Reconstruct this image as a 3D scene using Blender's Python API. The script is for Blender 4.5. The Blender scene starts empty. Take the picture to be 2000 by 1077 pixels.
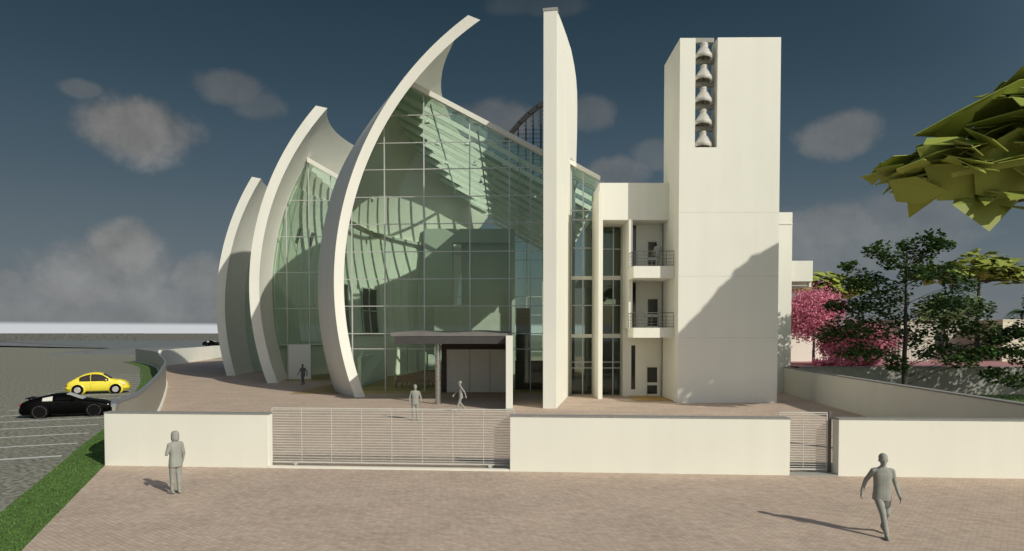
import bpy, bmesh, math, random
from mathutils import Vector, Matrix, noise
random.seed(7)
sc = bpy.context.scene
COL = sc.collection
PI = math.pi
R = math.radians

# ------------------------------------------------------------------ camera
F, EYE = 1300.0, 4.4
PITCH = math.atan(0.028)
CY = 653 + F * math.tan(PITCH)
cam_d = bpy.data.cameras.new('camera')
cam = bpy.data.objects.new('camera', cam_d); COL.objects.link(cam)
cam.location = (0, 0, EYE)
cam.rotation_euler = (PI / 2 - PITCH, 0, 0)
cam_d.sensor_width = 36; cam_d.lens = 36 * F / 2000
cam_d.shift_y = (CY - 538.5) / 2000
cam_d.clip_start = 0.1; cam_d.clip_end = 6000
sc.camera = cam

def ray(x, y):
    a = (x - 1000) / F; b = (CY - y) / F
    return Vector((a, math.cos(PITCH) + b * math.sin(PITCH), -math.sin(PITCH) + b * math.cos(PITCH)))
def at(x, y, Y):
    d = ray(x, y); return Vector((0, 0, EYE)) + d * (Y / d.y)
def gnd(x, y, z=0.0):
    d = ray(x, y); return Vector((0, 0, EYE)) + d * ((z - EYE) / d.z)

# ------------------------------------------------------------------ materials
def new_mat(name):
    m = bpy.data.materials.new(name); m.use_nodes = True
    nt = m.node_tree; b = nt.nodes['Principled BSDF']
    return m, nt, b
def N(nt, t, **kw):
    n = nt.nodes.new(t)
    for k, v in kw.items(): setattr(n, k, v)
    return n
def mat(name, col, rough=0.7, var=0.06, scale=3.0, bump=0.0, bscale=40.0, metal=0.0, spec=0.5, detail=6, coords='Object'):
    """principled with a soft two-scale colour variation and optional fine bump"""
    m, nt, b = new_mat(name)
    b.inputs['Roughness'].default_value = rough; b.inputs['Metallic'].default_value = metal
    b.inputs['Specular IOR Level'].default_value = spec
    tc = N(nt, 'ShaderNodeTexCoord')
    nz = N(nt, 'ShaderNodeTexNoise'); nz.inputs['Scale'].default_value = scale; nz.inputs['Detail'].default_value = detail
    nt.links.new(tc.outputs[coords], nz.inputs['Vector'])
    rp = N(nt, 'ShaderNodeValToRGB')
    rp.color_ramp.elements[0].position = 0.3; rp.color_ramp.elements[1].position = 0.7
    rp.color_ramp.elements[0].color = tuple(c * (1 - var) for c in col) + (1,)
    rp.color_ramp.elements[1].color = tuple(min(1, c * (1 + var)) for c in col) + (1,)
    nt.links.new(nz.outputs['Fac'], rp.inputs['Fac'])
    nt.links.new(rp.outputs['Color'], b.inputs['Base Color'])
    if bump:
        n2 = N(nt, 'ShaderNodeTexNoise'); n2.inputs['Scale'].default_value = bscale; n2.inputs['Detail'].default_value = 4
        nt.links.new(tc.outputs[coords], n2.inputs['Vector'])
        bp = N(nt, 'ShaderNodeBump'); bp.inputs['Strength'].default_value = bump; bp.inputs['Distance'].default_value = 0.02
        nt.links.new(n2.outputs['Fac'], bp.inputs['Height']); nt.links.new(bp.outputs['Normal'], b.inputs['Normal'])
    return m

def plaster(name, col, streak=0.05):
    m, nt, b = new_mat(name)
    b.inputs['Roughness'].default_value = 0.85; b.inputs['Specular IOR Level'].default_value = 0.25
    tc = N(nt, 'ShaderNodeTexCoord')
    mp = N(nt, 'ShaderNodeMapping'); mp.inputs['Scale'].default_value = (1.4, 1.4, 0.09)
    nt.links.new(tc.outputs['Object'], mp.inputs['Vector'])
    n1 = N(nt, 'ShaderNodeTexNoise'); n1.inputs['Scale'].default_value = 1.0; n1.inputs['Detail'].default_value = 7
    nt.links.new(mp.outputs['Vector'], n1.inputs['Vector'])
    n2 = N(nt, 'ShaderNodeTexNoise'); n2.inputs['Scale'].default_value = 0.35; n2.inputs['Detail'].default_value = 5
    nt.links.new(tc.outputs['Object'], n2.inputs['Vector'])
    ad = N(nt, 'ShaderNodeMath', operation='ADD'); nt.links.new(n1.outputs['Fac'], ad.inputs[0]); nt.links.new(n2.outputs['Fac'], ad.inputs[1])
    mr = N(nt, 'ShaderNodeMapRange'); mr.inputs['From Min'].default_value = 0.75; mr.inputs['From Max'].default_value = 1.3
    nt.links.new(ad.outputs[0], mr.inputs['Value'])
    mx = N(nt, 'ShaderNodeMix', data_type='RGBA')
    mx.inputs['A'].default_value = tuple(c * (1 - streak) for c in col) + (1,)
    mx.inputs['B'].default_value = tuple(col) + (1,)
    nt.links.new(mr.outputs['Result'], mx.inputs['Factor']); nt.links.new(mx.outputs['Result'], b.inputs['Base Color'])
    n3 = N(nt, 'ShaderNodeTexNoise'); n3.inputs['Scale'].default_value = 30; nt.links.new(tc.outputs['Object'], n3.inputs['Vector'])
    bp = N(nt, 'ShaderNodeBump'); bp.inputs['Strength'].default_value = 0.08; bp.inputs['Distance'].default_value = 0.01
    nt.links.new(n3.outputs['Fac'], bp.inputs['Height']); nt.links.new(bp.outputs['Normal'], b.inputs['Normal'])
    return m

def pavers(name):
    m, nt, b = new_mat(name)
    b.inputs['Roughness'].default_value = 0.9; b.inputs['Specular IOR Level'].default_value = 0.2
    tc = N(nt, 'ShaderNodeTexCoord')
    mp = N(nt, 'ShaderNodeMapping'); mp.inputs['Rotation'].default_value = (0, 0, R(38))
    nt.links.new(tc.outputs['Object'], mp.inputs['Vector'])
    br = N(nt, 'ShaderNodeTexBrick'); br.inputs['Scale'].default_value = 1.0
    br.inputs['Brick Width'].default_value = 0.22; br.inputs['Row Height'].default_value = 0.11
    br.inputs['Mortar Size'].default_value = 0.010; br.inputs['Mortar Smooth'].default_value = 0.3
    br.inputs['Bias'].default_value = 0.0
    br.inputs['Color1'].default_value = (0.50, 0.382, 0.297, 1)
    br.inputs['Color2'].default_value = (0.575, 0.457, 0.362, 1)
    br.inputs['Mortar'].default_value = (0.41, 0.33, 0.262, 1)
    nt.links.new(mp.outputs['Vector'], br.inputs['Vector'])
    nz = N(nt, 'ShaderNodeTexNoise'); nz.inputs['Scale'].default_value = 0.5; nz.inputs['Detail'].default_value = 8; nz.inputs['Roughness'].default_value = 0.65
    nt.links.new(tc.outputs['Object'], nz.inputs['Vector'])
    mr = N(nt, 'ShaderNodeMapRange'); mr.inputs['From Min'].default_value = 0.3; mr.inputs['From Max'].default_value = 0.7
    mr.inputs['To Min'].default_value = 0.86; mr.inputs['To Max'].default_value = 1.08
    nt.links.new(nz.outputs['Fac'], mr.inputs['Value'])
    n2 = N(nt, 'ShaderNodeTexNoise'); n2.inputs['Scale'].default_value = 5.0; n2.inputs['Detail'].default_value = 5
    nt.links.new(tc.outputs['Object'], n2.inputs['Vector'])
    mr2 = N(nt, 'ShaderNodeMapRange'); mr2.inputs['From Min'].default_value = 0.3; mr2.inputs['From Max'].default_value = 0.7
    mr2.inputs['To Min'].default_value = 0.88; mr2.inputs['To Max'].default_value = 1.1
    nt.links.new(n2.outputs['Fac'], mr2.inputs['Value'])
    mu = N(nt, 'ShaderNodeMath', operation='MULTIPLY'); nt.links.new(mr.outputs['Result'], mu.inputs[0]); nt.links.new(mr2.outputs['Result'], mu.inputs[1])
    vm = N(nt, 'ShaderNodeVectorMath', operation='SCALE')
    nt.links.new(br.outputs['Color'], vm.inputs[0]); nt.links.new(mu.outputs[0], vm.inputs['Scale'])
    nt.links.new(vm.outputs['Vector'], b.inputs['Base Color'])
    bp = N(nt, 'ShaderNodeBump'); bp.inputs['Strength'].default_value = 0.5; bp.inputs['Distance'].default_value = 0.004; bp.invert = True
    nt.links.new(br.outputs['Fac'], bp.inputs['Height']); nt.links.new(bp.outputs['Normal'], b.inputs['Normal'])
    return m

def glass(name, tint=(0.72, 0.86, 0.77), refl=0.09, rough=0.02):
    m = bpy.data.materials.new(name); m.use_nodes = True
    nt = m.node_tree; nt.nodes.clear()
    out = N(nt, 'ShaderNodeOutputMaterial')
    tr = N(nt, 'ShaderNodeBsdfTransparent'); tr.inputs['Color'].default_value = tint + (1,)
    gl = N(nt, 'ShaderNodeBsdfGlossy'); gl.inputs['Roughness'].default_value = rough; gl.inputs['Color'].default_value = (0.9, 0.95, 0.92, 1)
    fr = N(nt, 'ShaderNodeLayerWeight'); fr.inputs['Blend'].default_value = 0.5
    pw = N(nt, 'ShaderNodeMath', operation='POWER'); pw.inputs[1].default_value = 5.0; nt.links.new(fr.outputs['Facing'], pw.inputs[0])
    mr = N(nt, 'ShaderNodeMath', operation='MULTIPLY_ADD'); mr.inputs[1].default_value = 0.7; mr.inputs[2].default_value = refl
    nt.links.new(pw.outputs[0], mr.inputs[0])
    mx = N(nt, 'ShaderNodeMixShader'); nt.links.new(mr.outputs[0], mx.inputs[0])
    nt.links.new(tr.outputs[0], mx.inputs[1]); nt.links.new(gl.outputs[0], mx.inputs[2])
    nt.links.new(mx.outputs[0], out.inputs['Surface'])
    return m

def leaf_mat(name, col, var=0.35, transl=0.25):
    m = bpy.data.materials.new(name); m.use_nodes = True
    nt = m.node_tree; b = nt.nodes['Principled BSDF']; out = nt.nodes['Material Output']
    b.inputs['Roughness'].default_value = 0.6; b.inputs['Specular IOR Level'].default_value = 0.3
    geo = N(nt, 'ShaderNodeNewGeometry')
    rp = N(nt, 'ShaderNodeValToRGB')
    rp.color_ramp.elements[0].color = tuple(c * (1 - var) for c in col) + (1,)
    rp.color_ramp.elements[1].color = tuple(min(1, c * (1 + var)) for c in col) + (1,)
    nt.links.new(geo.outputs['Random Per Island'], rp.inputs['Fac'])
    nt.links.new(rp.outputs['Color'], b.inputs['Base Color'])
    t = N(nt, 'ShaderNodeBsdfTranslucent'); nt.links.new(rp.outputs['Color'], t.inputs['Color'])
    mx = N(nt, 'ShaderNodeMixShader'); mx.inputs[0].default_value = transl
    nt.links.new(b.outputs[0], mx.inputs[1]); nt.links.new(t.outputs[0], mx.inputs[2])
    nt.links.new(mx.outputs[0], out.inputs['Surface'])
    return m

def wood(name, c1, c2, scale=8, rough=0.55):
    m, nt, b = new_mat(name)
    b.inputs['Roughness'].default_value = rough
    tc = N(nt, 'ShaderNodeTexCoord'); mp = N(nt, 'ShaderNodeMapping'); mp.inputs['Scale'].default_value = (1, 8, 8)
    nt.links.new(tc.outputs['Object'], mp.inputs['Vector'])
    nz = N(nt, 'ShaderNodeTexNoise'); nz.inputs['Scale'].default_value = scale * 0.12; nz.inputs['Detail'].default_value = 6
    nt.links.new(mp.outputs['Vector'], nz.inputs['Vector'])
    rp = N(nt, 'ShaderNodeValToRGB'); rp.color_ramp.elements[0].color = c1 + (1,); rp.color_ramp.elements[1].color = c2 + (1,)
    rp.color_ramp.elements[0].position = 0.35; rp.color_ramp.elements[1].position = 0.65
    nt.links.new(nz.outputs['Fac'], rp.inputs['Fac']); nt.links.new(rp.outputs['Color'], b.inputs['Base Color'])
    return m

M = {}
M['white'] = plaster('white_plaster', (0.805, 0.795, 0.705))
M['shell'] = plaster('shell_concrete', (0.81, 0.80, 0.715), 0.06)
M['wall'] = plaster('boundary_plaster', (0.81, 0.795, 0.695), 0.06)
M['coping'] = mat('coping_stone', (0.25, 0.25, 0.23), 0.8, 0.12, 5)
M['grey_stone'] = mat('grey_stone', (0.32, 0.32, 0.29), 0.8, 0.1, 4, 0.1)
M['joint'] = mat('joint_line', (0.70, 0.69, 0.61), 0.9)
M['pavers'] = pavers('clay_pavers')
M['asphalt'] = mat('asphalt', (0.225, 0.222, 0.178), 0.95, 0.42, 6.0, 0.6, 60, spec=0.2, detail=12)
for n_ in M['asphalt'].node_tree.nodes:
    if n_.type == 'VALTORGB': n_.color_ramp.elements[0].position = .40; n_.color_ramp.elements[1].position = .60
M['road'] = mat('far_road', (0.15, 0.165, 0.17), 0.9, 0.1, 0.4)
M['farwall'] = mat('far_wall_render', (0.13, 0.13, 0.115), 0.95, 0.25, 1.5, 0.2, 20)
M['marking'] = mat('marking_paint', (0.76, 0.76, 0.72), 0.8, 0.2, 9)
M['soil'] = mat('lawn_soil', (0.075, 0.14, 0.03), 0.95, 0.5, 6.0, 0.5, 50)
M['blade'] = leaf_mat('grass_blade', (0.105, 0.20, 0.042), 0.4, 0.25)
M['glass'] = glass('green_glass', (0.85, 0.912, 0.86), 0.03)
M['roofglass'] = glass('roof_glass', (0.94, 0.985, 0.95), 0.03)
M['darkglass'] = glass('dark_glass', (0.60, 0.66, 0.60), 0.045)
M['deepglass'] = mat('tinted_pane', (0.02, 0.026, 0.023), 0.06, 0.1, spec=0.6)
M['railglass'] = None
M['mullion'] = mat('mullion_metal', (0.55, 0.56, 0.54), 0.4, 0.04, metal=0.2)
M['steel'] = mat('galvanised_steel', (0.60, 0.60, 0.57), 0.45, 0.1, 8, metal=0.3)
M['gate'] = mat('gate_paint', (0.56, 0.545, 0.49), 0.5, 0.05)
M['darkrail'] = mat('dark_rail', (0.12, 0.115, 0.10), 0.4, 0.1)
M['black_steel'] = mat('black_steel', (0.012, 0.012, 0.013), 0.5, 0.1)
M['canopy'] = mat('canopy_cladding', (0.055, 0.050, 0.048), 0.6, 0.1)
M['canopy_top'] = mat('canopy_sheet', (0.19, 0.178, 0.165), 0.6, 0.12, 1.5)
M['chrome'] = mat('brushed_column', (0.42, 0.42, 0.38), 0.28, 0.3, 5, metal=0.7)
M['beam'] = mat('beam_paint', (0.84, 0.86, 0.80), 0.6)
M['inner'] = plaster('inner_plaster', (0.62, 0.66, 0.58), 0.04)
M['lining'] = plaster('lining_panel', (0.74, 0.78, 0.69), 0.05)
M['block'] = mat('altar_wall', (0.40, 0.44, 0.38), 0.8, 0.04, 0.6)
M['floor'] = wood('nave_floor', (0.28, 0.18, 0.06), (0.38, 0.25, 0.09))
M['bench'] = wood('bench_wood', (0.20, 0.085, 0.045), (0.30, 0.14, 0.07))
M['darkwood'] = wood('dark_wood', (0.035, 0.022, 0.012), (0.07, 0.045, 0.025))
M['deck'] = wood('deck_wood', (0.42, 0.25, 0.07), (0.58, 0.37, 0.12))
M['door'] = mat('door_panel', (0.84, 0.82, 0.75), 0.6, 0.03)
M['bell'] = mat('bell_cast', (0.52, 0.50, 0.45), 0.55, 0.18, 4, 0.05)
M['figure'] = mat('grey_figure', (0.285, 0.29, 0.255), 0.85, 0.10, 6)
M['figure_shade'] = mat('shaded_figure', (0.12, 0.12, 0.115), 0.85, 0.10, 6)  # figure grey darkened in colour for people standing in shade
M['yellow'] = mat('yellow_paint', (0.80, 0.68, 0.06), 0.28, 0.02)
M['black_paint'] = mat('black_paint', (0.002, 0.002, 0.002), 0.45, 0.05, spec=0.06)
M['tyre'] = mat('tyre_rubber', (0.006, 0.006, 0.006), 0.9, spec=0.1)
M['rim'] = mat('alloy_rim', (0.45, 0.45, 0.45), 0.4, 0.05, metal=0.3)
M['cabin'] = mat('cabin_glass', (0.035, 0.026, 0.022), 0.08, 0.2, spec=0.6)
M['palepane'] = mat('pale_screen', (0.62, 0.60, 0.55), 0.15, 0.05)
M['lamp'] = mat('lamp_lens', (0.75, 0.74, 0.62), 0.1, 0.05)
M['redlamp'] = mat('red_lens', (0.35, 0.02, 0.02), 0.2)
M['bark'] = mat('bark', (0.055, 0.047, 0.04), 0.9, 0.35, 6, 0.6, 18)
M['maple'] = leaf_mat('maple_leaf', (0.052, 0.100, 0.024), 0.45, 0.15)
M['blossom'] = leaf_mat('blossom', (0.70, 0.27, 0.37), 0.42, 0.3)
M['pine'] = leaf_mat('pine_shard', (0.275, 0.32, 0.06), 0.22, 0.05)
M['pale_leaf'] = leaf_mat('pale_leaf', (0.26, 0.33, 0.15), 0.4, 0.25)
M['palm'] = leaf_mat('palm_leaf', (0.06, 0.13, 0.05), 0.4, 0.2)
M['terrace'] = mat('pink_paving', (0.40, 0.19, 0.19), 0.9, 0.08, 2)
M['cream'] = plaster('sunlit_render', (0.74, 0.70, 0.55), 0.06)  # house render with its sunlit tone put into the colour
M['beige'] = plaster('shaded_render', (0.58, 0.55, 0.47), 0.06)  # same house render, darkened in colour for the shaded part

def rail_glass():
    m = bpy.data.materials.new('frosted_panel'); m.use_nodes = True
    nt = m.node_tree; b = nt.nodes['Principled BSDF']; out = nt.nodes['Material Output']
    b.inputs['Base Color'].default_value = (0.36, 0.355, 0.31, 1); b.inputs['Roughness'].default_value = 0.35
    t = N(nt, 'ShaderNodeBsdfTransparent'); t.inputs['Color'].default_value = (0.85, 0.88, 0.84, 1)
    mx = N(nt, 'ShaderNodeMixShader'); mx.inputs[0].default_value = 0.22
    nt.links.new(b.outputs[0], mx.inputs[1]); nt.links.new(t.outputs[0], mx.inputs[2]); nt.links.new(mx.outputs[0], out.inputs['Surface'])
    return m
M['railglass'] = rail_glass()

# ------------------------------------------------------------------ mesh builder
class MB:
    def __init__(s): s.v = []; s.f = []; s.mi = []
    def add(s, vs, fs, mi=0):
        o = len(s.v); s.v += [tuple(v) for v in vs]
        for f in fs: s.f.append(tuple(i + o for i in f)); s.mi.append(mi)
        return s
    def box(s, x0, x1, y0, y1, z0, z1, mi=0):
        vs = [(x, y, z) for z in (z0, z1) for y in (y0, y1) for x in (x0, x1)]
        return s.add(vs, [(0, 2, 3, 1), (4, 5, 7, 6), (0, 1, 5, 4), (1, 3, 7, 5), (3, 2, 6, 7), (2, 0, 4, 6)], mi)
    def bar(s, a, b, w, h, up=(0, 0, 1), mi=0):
        a = Vector(a); b = Vector(b); d = (b - a).normalized(); u = Vector(up)
        sd = d.cross(u)
        if sd.length < 1e-4: sd = d.cross(Vector((1, 0, 0)))
        sd.normalize(); u = sd.cross(d).normalized()
        vs = []
        for p in (a, b):
            for (i, j) in ((-1, -1), (1, -1), (1, 1), (-1, 1)): vs.append(p + sd * (i * w / 2) + u * (j * h / 2))
        return s.add(vs, [(0, 1, 2, 3), (7, 6, 5, 4), (0, 4, 5, 1), (1, 5, 6, 2), (2, 6, 7, 3), (3, 7, 4, 0)], mi)
    def tube(s, pts, rad, n=8, mi=0, cap=True):
        pts = [Vector(p) for p in pts]
        if not hasattr(rad, '__len__'): rad = [rad] * len(pts)
        rings = []
        for i, p in enumerate(pts):
            d = (pts[min(i + 1, len(pts) - 1)] - pts[max(i - 1, 0)]).normalized()
            u = Vector((0, 0, 1)) if abs(d.z) < 0.9 else Vector((1, 0, 0))
            a = d.cross(u).normalized(); b = a.cross(d).normalized()
            rings.append([p + (a * math.cos(2 * PI * k / n) + b * math.sin(2 * PI * k / n)) * rad[i] for k in range(n)])
        vs = [v for r in rings for v in r]; fs = []
        for i in range(len(pts) - 1):
            for k in range(n):
                fs.append((i * n + k, i * n + (k + 1) % n, (i + 1) * n + (k + 1) % n, (i + 1) * n + k))
        if cap: fs += [tuple(range(n))[::-1], tuple(range((len(pts) - 1) * n, len(pts) * n))]
        return s.add(vs, fs, mi)
    def lathe(s, prof, c=(0, 0, 0), n=24, mi=0, axis='z'):
        vs = []; fs = []
        for (r, z) in prof:
            for k in range(n):
                a = 2 * PI * k / n
                if axis == 'z': vs.append((c[0] + r * math.cos(a), c[1] + r * math.sin(a), c[2] + z))
                elif axis == 'y': vs.append((c[0] + r * math.cos(a), c[1] + z, c[2] + r * math.sin(a)))
                else: vs.append((c[0] + z, c[1] + r * math.cos(a), c[2] + r * math.sin(a)))
        for i in range(len(prof) - 1):
            for k in range(n): fs.append((i * n + k, i * n + (k + 1) % n, (i + 1) * n + (k + 1) % n, (i + 1) * n + k))
        fs += [tuple(range(n))[::-1], tuple(range((len(prof) - 1) * n, len(prof) * n))]
        return s.add(vs, fs, mi)
    def prism(s, poly, fa, fb, mi=0):
        """poly: list of 2-D points; fa / fb map (u, v) to the two faces"""
        n = len(poly); vs = [fa(*p) for p in poly] + [fb(*p) for p in poly]
        fs = [tuple(range(n)), tuple(range(n, 2 * n))[::-1]] + [(i, i + n, (i + 1) % n + n, (i + 1) % n) for i in range(n)]
        return s.add(vs, fs, mi)
    def sheet(s, poly, z, mi=0):
        return s.add([(x, y, z) for x, y in poly], [tuple(range(len(poly)))], mi)
    def ell(s, c, r, nu=12, nv=8, mi=0, rot=None):
        vs = []; fs = []
        for j in range(1, nv):
            t = PI * j / nv
            for i in range(nu):
                p = 2 * PI * i / nu; vs.append((r[0] * math.sin(t) * math.cos(p), r[1] * math.sin(t) * math.sin(p), r[2] * math.cos(t)))
        vs += [(0, 0, r[2]), (0, 0, -r[2])]
        for j in range(nv - 2):
            for i in range(nu): fs.append((j * nu + i, (j + 1) * nu + i, (j + 1) * nu + (i + 1) % nu, j * nu + (i + 1) % nu))
        T = (nv - 1) * nu
        for i in range(nu):
            fs.append((T, i, (i + 1) % nu)); fs.append((T + 1, (nv - 2) * nu + (i + 1) % nu, (nv - 2) * nu + i))
        if rot is not None: vs = [rot @ Vector(v) for v in vs]
        vs = [Vector(v) + Vector(c) for v in vs]
        return s.add(vs, fs, mi)
    def build(s, name, mats, parent=None, smooth=False, fix=True, bevel=0, auto=None):
        me = bpy.data.meshes.new(name); me.from_pydata(s.v, [], s.f)
        if not isinstance(mats, (list, tuple)): mats = [mats]
        for m in mats: me.materials.append(M[m] if isinstance(m, str) else m)
        me.polygons.foreach_set('material_index', s.mi)
        if fix:
            bm = bmesh.new(); bm.from_mesh(me); bmesh.ops.recalc_face_normals(bm, faces=bm.faces); bm.to_mesh(me); bm.free()
        if smooth: me.polygons.foreach_set('use_smooth', [True] * len(me.polygons))
        me.update()
        if auto and smooth:
            try: me.set_sharp_from_angle(angle=R(auto))
            except Exception: pass
        o = bpy.data.objects.new(name, me); COL.objects.link(o)
        if parent: o.parent = parent
        if bevel:
            b = o.modifiers.new('bevel', 'BEVEL'); b.width = bevel; b.segments = 2; b.limit_method = 'ANGLE'
        return o

def tag(o, label, cat, group=None, kind=None):
    if label: o['label'] = label
    if cat: o['category'] = cat
    if group: o['group'] = group
    if kind: o['kind'] = kind
    elif cat: o['kind'] = 'thing'
    return o
def thing(name, label, cat, loc=(0, 0, 0), rotz=0.0, group=None):
    o = bpy.data.objects.new(name, None); COL.objects.link(o); o.location = loc; o.rotation_euler = (0, 0, rotz)
    o.empty_display_size = 0.3
    return tag(o, label, cat, group)
def struct(o, label=None):
    o['kind'] = 'structure'
    if label: o['label'] = label
    return o
def dup(root, loc=None, rotz=None, label=None, group=None, scale=None):
    def cp(o, par):
        c = o.copy(); COL.objects.link(c)
        if par: c.parent = par
        for ch in o.children: cp(ch, c)
        return c
    r = cp(root, None)
    if loc is not None: r.location = loc
    if rotz is not None: r.rotation_euler = (0, 0, rotz)
    if label: r['label'] = label
    if group: r['group'] = group
    if scale: r.scale = (scale,) * 3
    return r
# ------------------------------------------------------------------ ground, paving, grass, parking
WALLP = [(-13.4, 21.6), (-14.3, 24.0), (-15.6, 27.8), (-19.7, 36.7), (-25.2, 48.0), (-31.3, 60.0), (-38.6, 73.0), (-47.0, 88.0), (-54.5, 99.0), (-60.5, 107.0)]
def offset_path(path, d):
    out = []
    for i, p in enumerate(path):
        a = Vector(path[max(i - 1, 0)]); b = Vector(path[min(i + 1, len(path) - 1)])
        t = (b - a).normalized(); n = Vector((-t.y, t.x)); out.append(tuple(Vector(p) + n * d))
    return out
def smooth_path(path, k=6):
    out = []
    P = [Vector(p) for p in path]
    for i in range(len(P) - 1):
        p0 = P[max(i - 1, 0)]; p1 = P[i]; p2 = P[i + 1]; p3 = P[min(i + 2, len(P) - 1)]
        for j in range(k):
            t = j / k
            out.append(0.5 * ((2 * p1) + (p2 - p0) * t + (2 * p0 - 5 * p1 + 4 * p2 - p3) * t * t + (3 * p1 - p0 - 3 * p2 + p3) * t ** 3))
    out.append(P[-1]); return [tuple(p) for p in out]
wall_path = smooth_path(WALLP)

g = MB(); g.sheet([(-1800, -300), (1800, -300), (1800, 3000), (-1800, 3000)], 0.0)
struct(g.build('ground', 'asphalt', fix=False))
# grass verge between forecourt / curved wall and the parking lot
inner = [(-2.0, -4.0), (-7.2, 8.0), (-10.0, 13.5), (-13.4, 21.6)] + wall_path[1:]
outer = [(-4.3, -4.0), (-9.5, 9.0), (-12.7, 16.5), (-15.3, 22.4), (-17.1, 26.4), (-19.2, 31.4)] + [p for p in offset_path(wall_path, 2.0) if p[1] > 34]
poly = inner + outer[::-1]
struct(MB().sheet(poly, 0.004).build('grass_verge', 'soil', fix=False))
plaza = [(-2.0, -14.0)] + inner + [(-46, 130), (60, 130), (60, 76), (20.4, 76), (20.4, 48.8), (17.95, 20.0), (40, 18.2), (40, -14)]
struct(MB().sheet(plaza, 0.008).build('plaza_paving', 'pavers', fix=False))
lawn = [(20.6, 48.0), (19.2, 34), (18.2, 20.4), (60, 17.5), (60, 48.0)]
struct(MB().sheet(lawn, 0.05).build('lawn', 'soil', fix=False))

def inside(x, y, poly):
    c = False; j = len(poly) - 1
    for i in range(len(poly)):
        xi, yi = poly[i]; xj, yj = poly[j]
        if (yi > y) != (yj > y) and x < (xj - xi) * (y - yi) / (yj - yi) + xi: c = not c
        j = i
    return c
gb = MB()
def blade(x, y, z0, h, w):
    a = random.uniform(0, 2 * PI); dx, dy = math.cos(a) * w, math.sin(a) * w
    lx, ly = random.uniform(-.5, .5) * h, random.uniform(-.5, .5) * h
    gb.add([(x - dx, y - dy, z0), (x + dx, y + dy, z0), (x + lx, y + ly, z0 + h)], [(0, 1, 2)])
cnt = 0
while cnt < 36000:
    y = 10 + 50 * random.random() ** 1.6; x = random.uniform(-36, -7)
    if inside(x, y, poly): blade(x, y, 0.004, random.uniform(.02, .055), random.uniform(.008, .02)); cnt += 1
gb.build('grass', 'blade', fix=False)
tag(bpy.data.objects['grass'], 'short green grass of the verge beside the parking lot', 'grass', kind='stuff')
gb = MB(); cnt = 0
while cnt < 9000:
    y = random.uniform(24, 47.5); x = random.uniform(19, 44)
    if inside(x, y, lawn): blade(x, y, 0.05, random.uniform(.05, .14), random.uniform(.015, .035)); cnt += 1
o = gb.build('grass', 'blade', fix=False)
tag(o, 'dark lawn grass under the trees behind the ramped wall', 'grass', kind='stuff')

# parking bay markings
mk = MB()
edge = smooth_path([(-15.0, 21.2), (-16.15, 23.9), (-17.4, 26.7), (-18.75, 29.6), (-22.1, 36.8), (-27.8, 48.6), (-34.0, 61.0), (-41, 74)], 8)
acc = 0.0; last = Vector(edge[0]); L = []
for p in edge[1:]:
    p = Vector(p); seg = (p - last).length
    while acc + seg >= 3.05:
        t = (3.05 - acc) / seg; q = last + (p - last) * t; d = (p - last).normalized(); L.append((q, d)); last = q; seg = (p - last).length; acc = 0.0
    acc += seg; last = p
for q, d in [(Vector((-16.15, 23.9)), Vector((-.4, .916)))] + L:
    n = Vector((-d.y, d.x)); a = q + n * 0.1; b = q + n * 5.6
    w = d * 0.085
    mk.add([(a.x - w.x, a.y - w.y, .008), (b.x - w.x, b.y - w.y, .008), (b.x + w.x, b.y + w.y, .008), (a.x + w.x, a.y + w.y, .008)], [(0, 1, 2, 3)])
struct(mk.build('parking_markings', 'marking', fix=False))

# far side of the lot: raised road with a retaining face coloured dark for shade, far walls
e = MB()
A = [(-420, 350), (-176, 229), (-119, 197), (-90, 190), (-40, 178), (-38, 420), (-420, 420)]
Z = [1.8, 1.8, 0.25, 0.9, 1.5, 1.9, 1.9]
e.add([(x, y, z) for (x, y), z in zip(A, Z)], [(0, 1, 2), (0, 2, 6), (2, 3, 6), (3, 4, 6), (4, 5, 6)])
struct(e.build('raised_road', 'road', fix=False))
e = MB()
e.prism([(0, -0.05), (1, -0.05), (1, .3), (0, 1.95)], lambda u, v: (-176 + 57 * u, 229 - 32 * u, v), lambda u, v: (-176 + 57 * u, 229.5 - 32 * u, v))
e.prism([(0, -0.05), (1, -0.05), (1, 1.95), (0, 1.95)], lambda u, v: (-420 + 244 * u, 350 - 121 * u, v), lambda u, v: (-420 + 244 * u, 350.5 - 121 * u, v))
tag(e.build('retaining_wall', 'farwall'), 'low retaining wall coloured dark for its shade, tapering along the far edge of the parking lot', 'wall')
o = MB().box(-420, -158, 283, 286, 1.5, 4.75).build('far_wall', 'farwall'); tag(o, 'long dark grey wall on the left horizon, lit end', 'wall', 'far walls on the horizon')
o = MB().box(-157.2, -60, 278, 281, 1.5, 4.7).build('far_wall', 'farwall'); tag(o, 'dark grey far wall ending behind the smallest shell', 'wall', 'far walls on the horizon')

# ------------------------------------------------------------------ boundary walls
WT = 1.80
def wy(x): return 22.15 - (x + 13.65) * 0.0702
def front_wall(x0, x1, label):
    t = thing('boundary_wall', label, 'wall', group='white front boundary walls')
    f = lambda dy: (lambda u, v: (u, wy(u) + dy, v))
    MB().prism([(x0, -.02), (x1, -.02), (x1, WT - .05), (x0, WT - .05)], f(0), f(.38)).build('wall_body', 'wall', t, bevel=.012)
    MB().prism([(x0 - .01, WT - .05), (x1 + .01, WT - .05), (x1 + .01, WT), (x0 - .01, WT)], f(-.004), f(.39)).build('coping', 'coping', t)
    return t
X = lambda px, Y: (px - 1000) / F * Y
front_wall(-13.62, X(523, 21.8), 'low white front wall at the left corner, left of the wide sliding gate')
front_wall(X(996, 21.2), X(1545, 20.6), 'long low white front wall between the wide gate and the narrow gate')
front_wall(X(1640, 20.5), 19.5, 'low white front wall at the right end, behind the walking man')

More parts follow.
